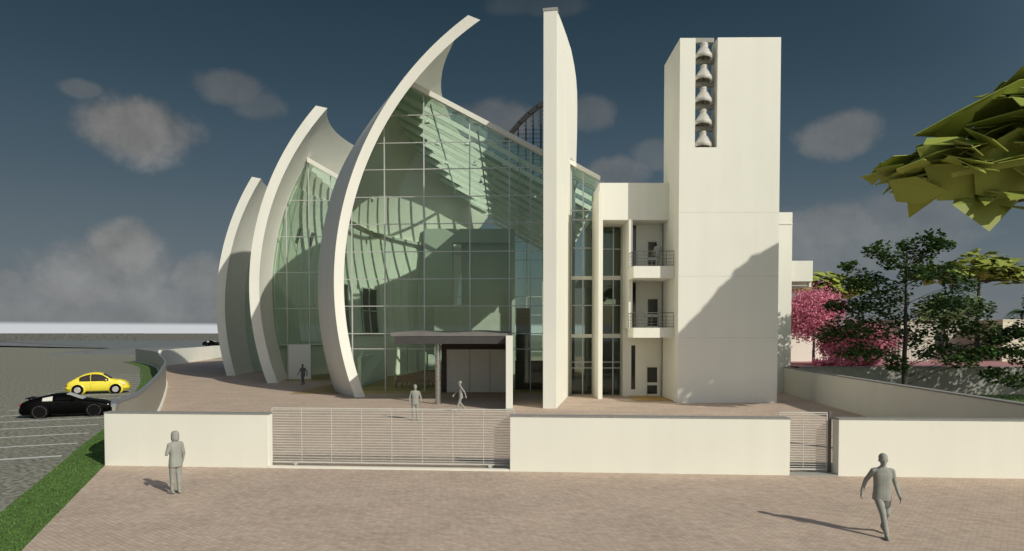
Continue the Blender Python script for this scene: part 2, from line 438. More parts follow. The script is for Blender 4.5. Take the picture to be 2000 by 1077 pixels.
# kerb under sliding gate
f = lambda dy: (lambda u, v: (u, wy(u) + dy, v))
xa, xb = X(523, 21.8), X(996, 21.2)
tag(MB().prism([(xa + .01, 0), (xb - .01, 0), (xb - .01, .07), (xa + .01, .07)], f(-.02), f(.14)).build('gate_track', 'wall'), 'white kerb track under the wide sliding gate', 'kerb')
tag(MB().prism([(X(1545, 20.6) + .01, 0), (X(1640, 20.5) - .01, 0), (X(1640, 20.5) - .01, .04), (X(1545, 20.6) + .01, .04)], f(-.02), f(.38)).build('gate_sill', 'grey_stone'), 'grey stone sill under the narrow gate', 'kerb')

def gate(x0, x1, zt, nv, nh, label, dy, wide=True):
    t = thing('metal_gate', label, 'gate', (0, 0, 0), group='slatted metal gates')
    y = lambda x: wy(x) + dy
    fr = MB()
    w = .026
    fr.bar((x0, y(x0), .09), (x0, y(x0), zt), w, w); fr.bar((x1, y(x1), .09), (x1, y(x1), zt), w, w)
    fr.bar((x0, y(x0), zt), (x1, y(x1), zt), w, .035); fr.bar((x0, y(x0), .12), (x1, y(x1), .12), w, .05)
    fr.build('frame', 'gate', t)
    sl = MB()
    for i in range(nh):
        z = .2 + (zt - .26) * i / (nh - 1); sl.bar((x0, y(x0), z), (x1, y(x1), z), .018, .020)
    sl.build('slat', 'gate', t)
    for i in range(1, nv):
        x = x0 + (x1 - x0) * i / nv; MB().bar((x, y(x) - .012, .12), (x, y(x) - .012, zt), .011, .016).build('upright', 'gate', t)
    if wide:
        for x in (x0 + .8, x1 - .8): MB().lathe([(.07, -.02), (.07, .02)], (x, y(x), .08), 12, axis='y').build('roller', 'steel', t)
    else:
        MB().bar((x0 + .16, y(x0) - .06, .98), (x0 + .30, y(x0) - .06, .98), .03, .025).build('handle', 'steel', t)
    return t
gate(xa - .05, xb + .15, 1.93, 8, 20, 'wide slatted sliding gate closing the gap in the front wall', .50)
gate(X(1536, 20.6), X(1628, 20.6), 1.92, 2, 22, 'narrow slatted pedestrian gate between white walls on the right', .46, False)
# drip post of narrow gate
tag(MB().box(X(1628, 20.6) + .04, X(1628, 20.6) + .12, wy(10) + .42, wy(10) + .50, 0, 1.95).build('gate_post', 'darkrail', bevel=.008), 'dark steel post holding the narrow pedestrian gate', 'post')

# curved wall along the parking lot
def ribbon(path, z0, z1, thick):
    a = offset_path(path, thick / 2); b = offset_path(path, -thick / 2); m = MB(); n = len(path)
    vs = [(x, y, z0) for x, y in a] + [(x, y, z1) for x, y in a] + [(x, y, z0) for x, y in b] + [(x, y, z1) for x, y in b]
    fs = []
    for i in range(n - 1):
        fs += [(i, i + 1, n + i + 1, n + i), (2 * n + i + 1, 2 * n + i, 3 * n + i, 3 * n + i + 1), (n + i, n + i + 1, 3 * n + i + 1, 3 * n + i), (i + 1, i, 2 * n + i, 2 * n + i + 1)]
    fs += [(0, n, 3 * n, 2 * n), (n - 1, 2 * n + n - 1, 3 * n + n - 1, n + n - 1)]
    m.add(vs, fs); return m
t = thing('curved_wall', 'curving translucent grey panel wall between the parking lot and the plaza', 'wall')
wp = smooth_path([(-13.62, 22.7)] + WALLP[1:], 6)
ribbon(wp, .0, .12, .34).build('kerb', 'wall', t)
ribbon(wp, .12, 1.92, .10).build('panel', 'railglass', t, smooth=False)
ribbon(wp, 1.92, 2.02, .16).build('coping', mat('blue_grey_cap', (.20, .22, .24), .5), t)
# white wall beyond
o = ribbon([(-47.6, 90.0), (-55.5, 127), (-58, 142)], 0, 2.25, .4).build('garden_wall', 'wall')
tag(o, 'low white wall behind the shells at the far left of the plaza', 'wall')

# ramped retaining wall at the right
rp = [(20.45, 49.6), (19.35, 38.5), (18.3, 26.0), (17.85, 20.35)]
t = thing('side_wall', 'long grey shaded side wall running from the tower towards the front wall', 'wall')
ribbon(rp, 0, 1.90, .35).build('wall_body', 'wall', t); ribbon(rp, 1.90, 1.96, .39).build('coping', 'coping', t)
# rear wall and terrace
t = thing('terrace_wall', 'two metre grey wall with dappled light behind the green tree', 'wall')
MB().box(20.85, 62, 47.9, 48.3, 0, 1.98).build('wall_body', 'grey_stone', t); MB().box(20.85, 62, 47.87, 48.35, 1.98, 2.05).build('coping', 'coping', t)
struct(MB().add([(20.85, 48.3, 2.02), (90, 48.3, 2.02), (90, 95, 2.02), (20.85, 95, 2.02)], [(0, 1, 2, 3)]).build('terrace', 'terrace', fix=False))
# ------------------------------------------------------------------ church
church = thing('church', 'white church with three curved sail shells, green glass front and tall thin wall', 'church')

class Shell:
    def __init__(s, C, Rin, t, Y0, Y1, ztop, taper=True):
        s.C = Vector(C); s.R = Rin; s.t = t; s.Y0 = Y0; s.Y1 = Y1; s.zt = ztop; s.taper = taper
    def xin(s, y, z, off=0.0):
        q = (s.R + off) ** 2 - (y - s.C.y) ** 2 - (z - s.C.z) ** 2
        return s.C.x - math.sqrt(max(q, 0.01))
    def ztop(s, y):
        T = s.zt
        for (a, za), (b, zb) in zip(T, T[1:]):
            if a <= y <= b:
                u = (y - a) / (b - a); return za + (zb - za) * u
        return T[-1][1] if y > T[-1][0] else T[0][1]
    def build(s, label, nY=44, nP=56):
        m = MB(); inn = []; out = []
        for i in range(nY + 1):
            y = s.Y0 + (s.Y1 - s.Y0) * (i / nY) ** 1.25
            r = math.sqrt(s.R ** 2 - (y - s.C.y) ** 2)
            p0 = math.asin((-0.25 - s.C.z) / r); p1 = math.asin(min(.999, (s.ztop(y) - s.C.z) / r))
            ri = []; ro = []
            for j in range(nP + 1):
                p = p0 + (p1 - p0) * j / nP
                q = Vector((s.C.x - r * math.cos(p), y, s.C.z + r * math.sin(p)))
                n = (q - s.C).normalized(); t = s.t
                if s.taper:
                    k = min(1, (y - s.Y0) / 2.6); fr = min(1, max(0, (j / nP - .50) / .30))
                    t = s.t * (1 - .93 * k * fr * fr * (3 - 2 * fr))
                ri.append(q)
                s1 = min(.999, (s.ztop(y) + .15 - s.C.z) / (r * (1 + t / s.R))); pe = min(p1, math.asin(s1)); po = p0 + (pe - p0) * j / nP
                q = Vector((s.C.x - r * math.cos(po), y, s.C.z + r * math.sin(po))); ro.append(q + (q - s.C).normalized() * t)
            inn.append(ri); out.append(ro)
        W = nP + 1; T = (nY + 1) * W
        vs = [v for r in inn for v in r] + [v for r in out for v in r]; fs = []
        for i in range(nY):
            for j in range(nP):
                a = i * W + j; fs.append((a, a + 1, a + W + 1, a + W)); b = a + T; fs.append((b, b + W, b + W + 1, b + 1))
        for j in range(nP):
            fs.append((j, T + j, T + j + 1, j + 1)); a = nY * W + j; fs.append((a, a + 1, T + a + 1, T + a))
        for i in range(nY):
            a = i * W; fs.append((a, a + W, T + a + W, T + a)); a = i * W + nP; fs.append((a, T + a, T + a + W, a + W))
        m.add(vs, fs)
        o = m.build('shell', 'shell', church, smooth=True, auto=35); o['label'] = label
        return o
    def patch(s, y0, y1, z0, z1, off, th, ny=10, nz=10, m=None):
        """a curved plate lying against the inner face"""
        m = m or MB(); W = nz + 1; vs = []
        for o_ in (off, off + th):
            for i in range(ny + 1):
                y = y0 + (y1 - y0) * i / ny
                for j in range(nz + 1):
                    z = z0 + ((z1(y) if callable(z1) else z1) - z0) * j / nz
                    vs.append((s.xin(y, z, -o_), y, z))
        T = (ny + 1) * W; fs = []
        for i in range(ny):
            for j in range(nz):
                a = i * W + j; fs.append((a, a + W, a + W + 1, a + 1)); fs.append((T + a, T + a + 1, T + a + W + 1, T + a + W))
        for j in range(nz): fs.append((j, j + 1, T + j + 1, T + j)); a = ny * W + j; fs.append((a, T + a, T + a + 1, a + 1))
        for i in range(ny): a = i * W; fs.append((a, T + a, T + a + W, a + W)); a += nz; fs.append((a, a + W, T + a + W, T + a))
        m.add(vs, fs); return m

S1 = Shell((10.38, 60.42, 7.85), 26.15, .70, 46.4, 80.3, [(46.4, 26.0), (49, 26.8), (52, 27.9), (54.5, 28.6), (57, 28.6), (59, 28.3), (61.2, 27.9), (63.6, 27.4), (67.2, 26.7), (72, 25.4), (80.3, 23.0)])
S2 = Shell((1.0, 65.8, 8.5), 24.4, .85, 59.8, 82, [(59.8, 24.5), (82, 24.3)], False)
S3 = Shell((-5.2, 76.2, 7.2), 25.8, .85, 70.5, 92, [(70.5, 20.75), (92, 20.5)], False)
S1.build('tallest front shell with its pointed tip above the glass'); S2.build('middle shell of the three'); S3.build('lowest rear shell of the three')

# spine wall (tall thin slab)
sx, sy = 1.83, 39.3; dx, dy = math.sin(R(9.7)), math.cos(R(9.7)); SW = .80
prof = [(0, -.2), (14.2, -.2), (14.4, 16.2), (15.4, 18.5), (16.1, 21.0), (16.3, 23.0), (16.0, 24.2), (14.9, 24.9), (13, 25.15), (10, 25.1), (6.4, 24.5), (3, 23.85), (0, 23.2)]
sp = lambda w: (lambda u, v: (sx + dx * u + dy * w, sy + dy * u - dx * w, v))
MB().prism(prof, sp(0), sp(SW)).build('spine_wall', 'white', church, bevel=.015)
MB().prism([(-.03, 23.2), (.45, 23.2), (.45, 23.36), (-.03, 23.36)], sp(-.03), sp(SW + .03)).build('spine_cap', 'grey_stone', church)
def slab_left_x(y): return sx + (y - sy) * dx / dy

# roof plane
SL = -.539
def zf(x): return 17.76 + SL * (x - 2.37)            # at Y = 51
def zr(x, y): return zf(x) - .075 * (y - 51.0)
def roof_left(sh, y, zfun, off=.02):
    x = sh.xin(y, 20, -off)
    for _ in range(30): x = .5 * x + .5 * sh.xin(y, zfun(x, y), -off)
    return x
def py(x): return 50.7 - .06 * (x + 4)              # glazing plane of the nave front

def glazing(name, sh, yplane, zfun, xr, hbars, vbars, zmin, matname='glass', bw=.075, holes=None):
    """glass sheet between a shell and a right-hand line, with a grid of bars; returns the glass part"""
    n = 40
    ztl = None; z = 8.0
    # height where shell meets roof edge
    zz = [zmin + .002 + i * .05 for i in range(600)]
    left = []
    for z in zz:
        x = sh.xin(yplane(-8), z, -.01)
        for _ in range(4): x = sh.xin(yplane(x), z, -.01)
        if z > 8 and z >= zfun(x, yplane(x)): break
        left.append((x, z))
    LX = left[::8] + [left[-1]]
    xr_f = xr if callable(xr) else (lambda z: xr)
    right = []
    zt = None
    zz = zmin
    while zz < 30:
        x = xr_f(zz)
        if zz >= zfun(x, yplane(x)) : break
        right.append((x, zz)); zz += .4
    xe = xr_f(zz); right.append((xe, zfun(xe, yplane(xe))))
    poly = LX + right[::-1]
    gp = MB().prism(poly, lambda u, v: (u, yplane(u), v), lambda u, v: (u, yplane(u) + .03, v)).build(name, matname, church)
    fr = MB()
    def lx(z):
        best = min(left, key=lambda q: abs(q[1] - z)); return best[0]
    for z in hbars:
        x1 = xr_f(z); x0 = lx(z) if z <= left[-1][1] else None
        if x0 is None: continue
        # clip against roof line
        xs = x1
        if z > zfun(x1, yplane(x1)):
            lo, hi = x0, x1
            for _ in range(40):
                mid = (lo + hi) / 2
                if zfun(mid, yplane(mid)) > z: lo = mid
                else: hi = mid
            xs = lo
        fr.bar((x0, yplane(x0) - .03, z), (xs, yplane(xs) - .03, z), .09, bw * .8)
    for x in vbars:
        seg = [z for (xx, z) in left if xx < x]
        if not seg: continue
        zb = zmin if left[0][0] < x else seg[0]
        zt = min(zfun(x, yplane(x)), seg[-1] if seg[-1] < left[-1][1] - .1 else 99)
        fr.bar((x, yplane(x) - .035, zb), (x, yplane(x) - .035, zt), .085, bw, up=(0, 1, 0))
    # perimeter along shell
    fr.tube([(x, yplane(x) - .02, z) for x, z in LX], .045, 6)
    fr.build('mullion_grid', 'mullion', gp)
    return gp, left

def zpx(y, Y): return at(1000, y, Y).z
HB = [zpx(y, 50.7) for y in (224, 278, 330, 384, 437, 491.5, 545, 598, 652, 682)]
VB = [X(p, 50.9) for p in (687, 752, 829.5, 918.5, 995)] + [X(1036, 50.4)]
XR = slab_left_x(50.4) - .02
g1, left1 = glazing('front_glazing', S1, py, lambda x, y: zf(x) - .12, XR, HB, VB, .01)
# fascia of the roof
fx0 = left1[-1][0] + .25
MB().prism([(fx0, zf(fx0) - .08), (XR, zf(XR) - .08), (XR, zf(XR) + .32), (fx0, zf(fx0) + .32)], lambda u, v: (u, py(u) - .35, v), lambda u, v: (u, py(u) + .10, v)).build('roof_fascia', 'white', church)

# skylight roof
ys = [51.0 + i * 2.45 for i in range(13)]
vs = []; fs = []
rows = [(roof_left(S1, y, zr), y) for y in ys]
m = MB()
top = []; NX = 6
for lo, (xl, y) in enumerate(rows):
    for j in range(NX + 1):
        x = xl + (6.75 - xl) * j / NX; top.append((x, y, zr(x, y) + .04))
fs = [(i * (NX + 1) + j, i * (NX + 1) + j + 1, (i + 1) * (NX + 1) + j + 1, (i + 1) * (NX + 1) + j) for i in range(len(rows) - 1) for j in range(NX)]
o_ = len(top)
allv = top + [(x, y, z + .03) for x, y, z in top]
fs2 = [tuple(i + o_ for i in f[::-1]) for f in fs]
m.add(allv, fs + fs2)
sky1 = m.build('skylight', 'roofglass', church, fix=False)
for k, (xl, y) in enumerate(rows[1:]):
    b = MB()
    x0, x1 = xl + .05, 6.6
    b.bar((x0, y, zr(x0, y) - .24), (x1, y, zr(x1, y) - .24), .14, .36)
    b.build('beam', 'beam', sky1)
dk = MB()
dq = lambda u, v: (u, v, zr(u, v) + .09)
dk.add([dq(-2.4, 57.0), dq(6.75, 57.0), dq(6.75, 80.3), dq(-2.4, 80.3)] + [tuple(a + b for a, b in zip(dq(u, v), (0, 0, .18))) for u, v in ((-2.4, 57.0), (6.75, 57.0), (6.75, 80.3), (-2.4, 80.3))],
       [(0, 1, 2, 3), (7, 6, 5, 4), (0, 4, 5, 1), (1, 5, 6, 2), (2, 6, 7, 3), (3, 7, 4, 0)])
dk.build('shade_deck', 'inner', church)  # opaque deck added over the skylight to shade the altar wall
dk = MB(); rr_ = [(xl, y) for xl, y in rows if y < 80]; tv = []
for xl, y in rr_:
    for (o1, o2) in ((0.05, .09), (2.3, .09), (2.3, .24), (0.05, .24)): tv.append((xl + o1, y, zr(xl + o1, y) + o2))
nn = len(rr_); dk.add(tv, [(i * 4 + k, i * 4 + (k + 1) % 4, i * 4 + 4 + (k + 1) % 4, i * 4 + 4 + k) for i in range(nn - 1) for k in range(4)] + [(0, 3, 2, 1), (nn * 4 - 4, nn * 4 - 3, nn * 4 - 2, nn * 4 - 1)])
dk.build('roof_edge', 'inner', church)
for x in (-6.2, -2.6, 0.6, 4.9):
    yy = [y for xl, y in rows if xl < x]
    MB().bar((x, yy[0] + .1, zr(x, yy[0]) - .60), (x, yy[-1], zr(x, yy[-1]) - .60), .09, .22).build('purlin', 'mullion', sky1)

# right hand bay of the nave, beyond the spine wall
yb = 48.75
xl0, xr0 = slab_left_x(yb) + SW * 1.0 + .03, X(1163.5, yb)
zb_ = lambda x: zf(x) - .12
zs = zpx(543.5, yb)
gp = MB().prism([(xl0, zs), (xr0, zs), (xr0, zb_(xr0)), (xl0, zb_(xl0))], lambda u, v: (u, yb, v), lambda u, v: (u, yb + .03, v)).build('bay_glazing', 'glass', church)
MB().box(xl0, xr0, yb, yb + .03, .01, zs - .002).build('bay_glazing', 'darkglass', church)
fr = MB()
for y in (412, 430, 485, 597, 707.5, 719): fr.bar((xl0, yb - .03, zpx(y, yb)), (xr0, yb - .03, zpx(y, yb)), .08, .06)
xm = X(1138, yb); fr.bar((xm, yb - .035, .01), (xm, yb - .035, zb_(xm)), .08, .07, up=(0, 1, 0))
for x in (xl0 + .04, xr0 - .04): fr.bar((x, yb - .03, .01), (x, yb - .03, zb_(x)), .08, .08, up=(0, 1, 0))
fr.build('mullion_grid', 'mullion', gp)
MB().prism([(xl0 - .2, zf(xl0 - .2) - .08), (xr0 + .25, zf(xr0 + .25) - .08), (xr0 + .25, zf(xr0 + .25) + .22), (xl0 - .2, zf(xl0 - .2) + .22)], lambda u, v: (u, yb - .35, v), lambda u, v: (u, yb + .12, v)).build('roof_fascia', 'white', church)
MB().prism([(xl0, zf(xl0) + .04), (6.75, zf(6.75) + .04), (6.75, zf(6.75) + .08), (xl0, zf(xl0) + .08)], lambda u, v: (u, yb + .13, v), lambda u, v: (u, 51.0, v)).build('bay_roof', 'roofglass', church)
for yy in (49.4, 50.3):
    MB().bar((xl0 + .05, yy, zr(xl0 + .05, 51) - .26), (6.6, yy, zr(6.6, 51) - .26), .24, .46).build('beam', 'beam', church)
for y0_ in (543.5, 656.5):
    z = zpx(y0_, yb); MB().box(xl0 + .01, xr0, yb - .12, yb - .005, z - .13, z + .13).build('floor_band', 'white', church)
    MB().box(slab_left_x(60) + SW + .3 if False else 5.2, 7.6, yb + .4, 58, z - .12, z + .08).build('gallery_floor', 'inner', church)

# nave interior
o = MB().add([(-16.4, 49.0, .02), (6.9, 48.9, .02), (8.0, 79.5, .02), (-14.8, 79.5, .02)], [(0, 1, 2, 3)]).build('nave_floor', 'floor', church, fix=False)
o = MB().add([(-23, 62.5, .016), (-13.5, 62.5, .016), (-13.5, 84, .016), (-25, 84, .016)], [(0, 1, 2, 3)]).build('chapel_floor', 'floor', church, fix=False)
# altar wall with deep recess
bx0, bx1 = X(828, 74), X(1006, 74); bz = zpx(447, 74)
rx0, rx1, rz = X(884, 74), X(1004, 74) - .25, zpx(474, 74)
m = MB().prism([(bx0, 0), (rx0, 0), (rx0, rz), (rx1, rz), (rx1, 0), (bx1, 0), (bx1, bz), (bx0, bz)], lambda u, v: (u, 74, v), lambda u, v: (u, 75.6, v))
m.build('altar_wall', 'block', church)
MB().box(rx0 + .9, rx1, 75.3, 75.55, 0, rz).build('altar_recess', 'block', church)
MB().box(X(850, 70), X(974, 70), 69.2, 71.2, .02, zpx(597, 70)).build('gallery_block', mat('gallery_grey', (.48, .52, .46), .8), church)
# rear glazing of the nave
ry = 80.4
m = MB(); xl = S1.xin(72, 6) + 1.0
m.box(-15.5, 7.5, ry, ry + .04, 0, 16.5)
rg = m.build('rear_glazing', 'glass', church)
m = MB()
for x in [-15.5 + 1.92 * i for i in range(13)]: m.bar((x, ry - .04, 0), (x, ry - .04, 16.5), .1, .1, up=(0, 1, 0))
for z in [2.2 * i + .1 for i in range(8)]: m.bar((-15.5, ry - .04, z), (7.5, ry - .04, z), .1, .08)
m.build('mullion_grid', 'mullion', rg)
# lining of the tall shell: battened panels, chapel openings with dark glass
lin = MB(); y = 51.4; k = 0
ltop = lambda yy: 14.6 - .03 * (yy - 52)
while y < 79:
    y2 = y + 1.05
    lin = S1.patch(y, y2, 4.3, ltop, .03, .16, 3, 16, lin); y = y2 + .10; k += 1
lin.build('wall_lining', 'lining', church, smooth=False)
q = MB(); y = 52.45
while y < 79: q = S1.patch(y + .02, y + .08, 4.3, ltop, .03, .10, 1, 16, q); y += 1.15
q.build('lining_seam', 'darkrail', church)
S1.patch(51.3, 79.6, 14.6, lambda yy: ltop(yy) + .35, .03, .42, 24, 2).build('lining_rail', 'inner', church)
for (a, b, c, d) in ((58.6, 62.6, 4.5, 9.0), (66.0, 69.0, 4.5, 9.0)):
    w = S1.patch(a, b, c, d, .24, .05, 8, 8).build('chapel_window', 'deepglass', church)
    q = MB()
    for yy in (a, (a + b) / 2, b): q = S1.patch(yy - .06, yy + .06, c, d, .30, .06, 1, 8, q)
    for zz in (c, (c + d) / 2, d): q = S1.patch(a - .06, b + .06, zz - .05, zz + .05, .31, .06, 8, 1, q)
    q.build('frame', 'mullion', w)
m = MB(); m.prism([(0, 0), (11, 0), (11, 2.7), (4, 2.9), (0, 2.4)], lambda u, v: (S1.xin(55 + u, 0) + 1.2 + .0 * u, 55 + u, v), lambda u, v: (S1.xin(55 + u, 0) + 1.5, 55 + u, v)).build('side_screen', 'inner', church)
m = MB(); 
for i in range(4): m.box(-11.2 + i * .9, -10.5 + i * .9, 66.5 + .3 * i, 67.0 + .3 * i, .02, 3.1 - .25 * i)
m.build('font_screen', 'inner', church)
MB().box(X(1008, 55.5), X(1037, 55.5), 55.5, 57.0, .03, zpx(602, 55.5)).build('wood_screen', 'darkwood', church)
MB().box(X(1006, 52.5), XR - .05, 52.6, 52.9, .03, 2.3).build('wood_counter', 'darkwood', church)
MB().box(XR - .35, XR - .02, 52.9, 62, .03, 8.0).build('side_lining', 'darkwood', church)

# middle shell front
p2 = lambda x: 64.9
z2f = lambda x, y: 21.35 - .57 * (x + 20.25)
xr2 = lambda z: S1.xin(64.9, z, .84) if z < S1.ztop(64.9) else -8
HB2 = [zpx(y, 64.9) for y in (392, 463, 532.6, 603, 673)]
g2, left2 = glazing('front_glazing', S2, p2, lambda x, y: z2f(x, y) - .1, xr2, HB2, [X(562, 64.9), X(605.5, 64.9), X(648, 64.9), X(690, 64.9)], .01)
fx = left2[-1][0] + .2
MB().prism([(fx, z2f(fx, 0) - .06), (-13.4, z2f(-13.4, 0) - .06), (-13.4, z2f(-13.4, 0) + .4), (fx, z2f(fx, 0) + .4)], lambda u, v: (u, 64.5, v), lambda u, v: (u, 65.02, v)).build('roof_fascia', 'white', church)
z2r = lambda x, y: z2f(x, y) - .06 * (y - 65)
m = MB(); rows2 = [65.05 + i * 1.6 for i in range(9)]; tv = []
def xr_roof2(y):
    x = -12.0
    for _ in range(30): x = .5 * x + .5 * S1.xin(y, min(z2r(x, y), 25), .88)
    return x
for y in rows2:
    a = roof_left(S2, y, z2r); b = xr_roof2(min(y, 71.5)); tv += [(a, y, z2r(a, y) + .04), (b, y, z2r(b, y) + .04)]
fs = [(2 * i, 2 * i + 1, 2 * i + 3, 2 * i + 2) for i in range(len(rows2) - 1)]
m.add(tv, fs); sky2 = m.build('skylight', 'roofglass', church, fix=False)
for i, y in enumerate(rows2[1:]):
    a, b = tv[2 * i + 2], tv[2 * i + 3]
    MB().bar((a[0] + .05, y, a[2] - .3), (b[0], y, b[2] - .3), .2, .4).build('beam', 'beam', sky2)
lin = MB(); y = 65.3
while y < 81:
    lin = S2.patch(y, y + .95, 3.2, lambda yy: 18.8, .03, .14, 3, 16, lin); y += 1.05
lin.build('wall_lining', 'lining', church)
q = MB(); y = 66.25
while y < 81: q = S2.patch(y, y + .10, 3.2, 18.8, .03, .09, 1, 16, q); y += 1.05
q.build('lining_seam', 'darkrail', church)
for yy in (69.2, 71.9, 74.6):
    S2.patch(yy - .25, yy + .25, 13.9, 15.3, .2, .08, 4, 6).build('wall_slot', 'darkrail', church)
# back closing wall of chapels
MB().box(-24, -14.9, 81.5, 81.8, 0, 14).build('chapel_back_wall', 'inner', church)
# chapel front door
MB().box(X(563.5, 64.7), X(607, 64.7), 64.62, 64.78, .02, zpx(673, 64.7) - .03).build('chapel_door', 'door', church)
# lowest shell front
p3 = lambda x: 77.2
z3f = lambda x, y: 18.6 - .45 * (x + 29.0)
xr3 = lambda z: S2.xin(77.2, z, .9) if z < 24.2 else -16
g3, left3 = glazing('front_glazing', S3, p3, lambda x, y: z3f(x, y), xr3, [zpx(y, 77.2) for y in (500, 570, 640, 705)], [-27.0, -25.2], .01)
MB().box(-33, -21, 90.5, 90.8, 0, 12).build('chapel_back_wall', 'inner', church)
z3r = lambda x, y: z3f(x, y)
m = MB(); tv = []
for y in (77.25, 81, 85, 90):
    a = roof_left(S3, y, z3r); b = max(S2.xin(min(y, 81.5), 17.2, .88), -26); tv += [(a, y, z3r(a, y) + .03), (b, y, z3r(b, y) + .03)]
m.add(tv, [(0, 1, 3, 2), (2, 3, 5, 4), (4, 5, 7, 6)]).build('skylight', 'roofglass', church, fix=False)

# arched louvre screen behind the spine wall
ay = 57.2
arc = [at(x, y, ay) for x, y in ((984, 281), (998, 261), (1014, 242), (1032, 224), (1048, 211), (1063, 201))]
arc += [at(x, y, ay) for x, y in ((1082, 193), (1100, 190))]
m = MB()
for a, b in zip(arc, arc[1:]): m.bar(a, b + (b - a) * .06, .35, .50, up=(0, 1, 0))
m.build('arch_rim', 'black_steel', church)
def arcz(x):
    for a, b in zip(arc, arc[1:]):
        if a.x <= x <= b.x: return a.z + (b.z - a.z) * (x - a.x) / (b.x - a.x)
    return arc[-1].z
m = MB()
for px in (1012, 1027, 1041, 1056, 1072, 1088, 1099):
    x = X(px, ay); m.bar((x, ay, zr(x, ay) - .1), (x, ay, arcz(x)), .12, .12, up=(0, 1, 0))
m.build('arch_post', 'black_steel', church)
m = MB(); z = zr(1.5, ay) + .1
while z < arc[-1].z - .2:
    xs = [arc[0].x + i * .05 for i in range(110)]
    ok = [x for x in xs if arcz(x) > z and zr(x, ay) < z]
    if ok: m.bar((ok[0], ay + .1, z), (X(1099, ay), ay + .1, z), .05, .05)
    z += .36
m.build('arch_louvre', 'darkrail', church)

# entrance: doors, canopy, round column, fin wall
xe0, xe1 = X(872, 50.0), X(988, 50.0)
dr = MB().box(xe0, xe1, 50.10, 50.22, .02, zpx(683, 50.1)).build('entrance_door', 'door', church)
m = MB()
for px in (917.5, 957): m.box(X(px, 50.1) - .015, X(px, 50.1) + .015, 50.085, 50.097, .05, zpx(684, 50.1))
m.build('seam', 'darkrail', dr)
MB().box(X(862, 50.0), xe1, 50.05, 50.24, zpx(683, 50.1) + .005, zpx(671, 50.1)).build('door_head', 'darkwood', church)
MB().box(X(862, 50.0), xe0 - .01, 50.05, 50.24, .02, zpx(683, 50.1)).build('door_jamb', 'darkwood', church)
can = thing('entrance_canopy', 'flat dark canopy over the church entrance on a round column and white fin', 'canopy', (0, 0, 0))
MB().box(X(772, 41.2), -.37, 41.0, 50.0, zpx(672, 41), zpx(657.5, 41)).build('canopy_slab', 'canopy', can)
m = MB(); n = 14; vs = []; fs = []
c0, c1 = X(764, 41.6), -.02
for i in range(n + 1):
    x = c0 + (c1 - c0) * i / n; zt = zpx(657, 41.4) + .02 + .05 * math.sin(i * .8)
    for (yy, zz) in ((41.4, zpx(657, 41) + .005), (41.4, zt + .20), (50.0, zt + .36), (50.0, zpx(657, 41) + .005)): vs.append((x, yy, zz))
for i in range(n):
    for k in range(4): a = i * 4 + k; b = i * 4 + (k + 1) % 4; fs.append((a, b, b + 4, a + 4))
fs += [(0, 3, 2, 1), (n * 4, n * 4 + 1, n * 4 + 2, n * 4 + 3)]
m.add(vs, fs).build('canopy_roof', 'canopy_top', can)
MB().lathe([(.24, .0), (.24, .04), (.165, .05), (.165, zpx(672, 41) - .1), (.165, zpx(672, 41.4))], (X(855, 41.75), 41.75, 0), 24).build('round_column', 'chrome', can, smooth=True, auto=40)
MB().box(X(988, 38.0), X(1001.5, 38.0), 38.0, 49.9, 0, zpx(656, 38)).build('fin_wall', 'white', can, bevel=.01)
MB().box(X(987.5, 38.0) - .01, X(1002, 38.0) + .01, 37.96, 38.6, 0, .14).build('fin_plinth', 'grey_stone', can)
# pews, seen through the glass
def make_pew():
    t = thing('pew', '', 'pew')
    MB().box(-2.6, 2.6, -.02, .40, .42, .47).build('seat', 'bench', t)
    MB().prism([(0, .47), (.05, .47), (.12, .98), (.07, .98)], lambda u, v: (-2.6, .36 + u, v), lambda u, v: (2.6, .36 + u, v)).build('backrest', 'bench', t)
    for x in (-2.62, 0, 2.62): MB().box(x - .03, x + .03, -.05, .50, .02, .62).build('end_panel', 'bench', t)
    return t
pew0 = make_pew(); pg = 'wooden pews in the nave'
spots = [(-6.9, 54.4), (-6.7, 56.0), (-6.5, 57.6), (-6.3, 59.2), (-6.1, 60.8), (-5.9, 62.4)]
ordw = ['nearest the glass front', 'second from the glass front', 'third from the glass front', 'fourth from the glass front', 'fifth from the glass front', 'farthest from the glass front']
for i, (x, y) in enumerate(spots):
    o = pew0 if i == 0 else dup(pew0)
    o.location = (x, y, .02); o['label'] = 'dark brown wooden pew inside the nave, ' + ordw[i]; o['group'] = pg
# spotlights under the skylight
def spot():
    t = thing('spotlight', '', 'lamp')
    MB().lathe([(.02, .34), (.04, .33), (.05, .25), (.22, 0), (.20, 0), (.03, .22)], n=12).build('shade', 'beam', t)
    MB().tube([(0, 0, .33), (0, 0, .72)], .012, 6).build('rod', 'mullion', t)
    return t
sp0 = spot(); first = True
for i in range(4):
    for j, y in enumerate((53.7, 58.0, 62.4)):
        x = [-6.8, -3.6, -0.6, 1.6][i] + j * .35
        xl = roof_left(S1, y, zr)
        if x < xl + .6: x = xl + .8
        o = sp0 if first else dup(sp0); first = False
        o.location = (x, y, zr(x, y) - 1.25); o['group'] = 'spotlights under the nave skylight'
        o['label'] = 'small white cone spotlight hanging under the sloping glass roof'
# ------------------------------------------------------------------ annex (balcony wing), tower
annex = thing('annex_building', 'white three storey balcony wing between the glass nave and the bell tower', 'building')
FY = 45.0; BY = 47.0
txl, txr = 10.58, 16.95          # tower sides
TY = 42.45
z1b, z1t = zpx(660, 43.4), zpx(640.5, 43.4); z2b, z2t = zpx(543, 43.4), zpx(520, 43.4)
pz0, pz1 = zpx(430, 45.2), zpx(357.5, 45.2)
# parapet block on top
MB().box(X(1170, 45.2), txl - .005, 45.2, 49.6, pz0, pz1).build('parapet', 'white', annex, bevel=.012)
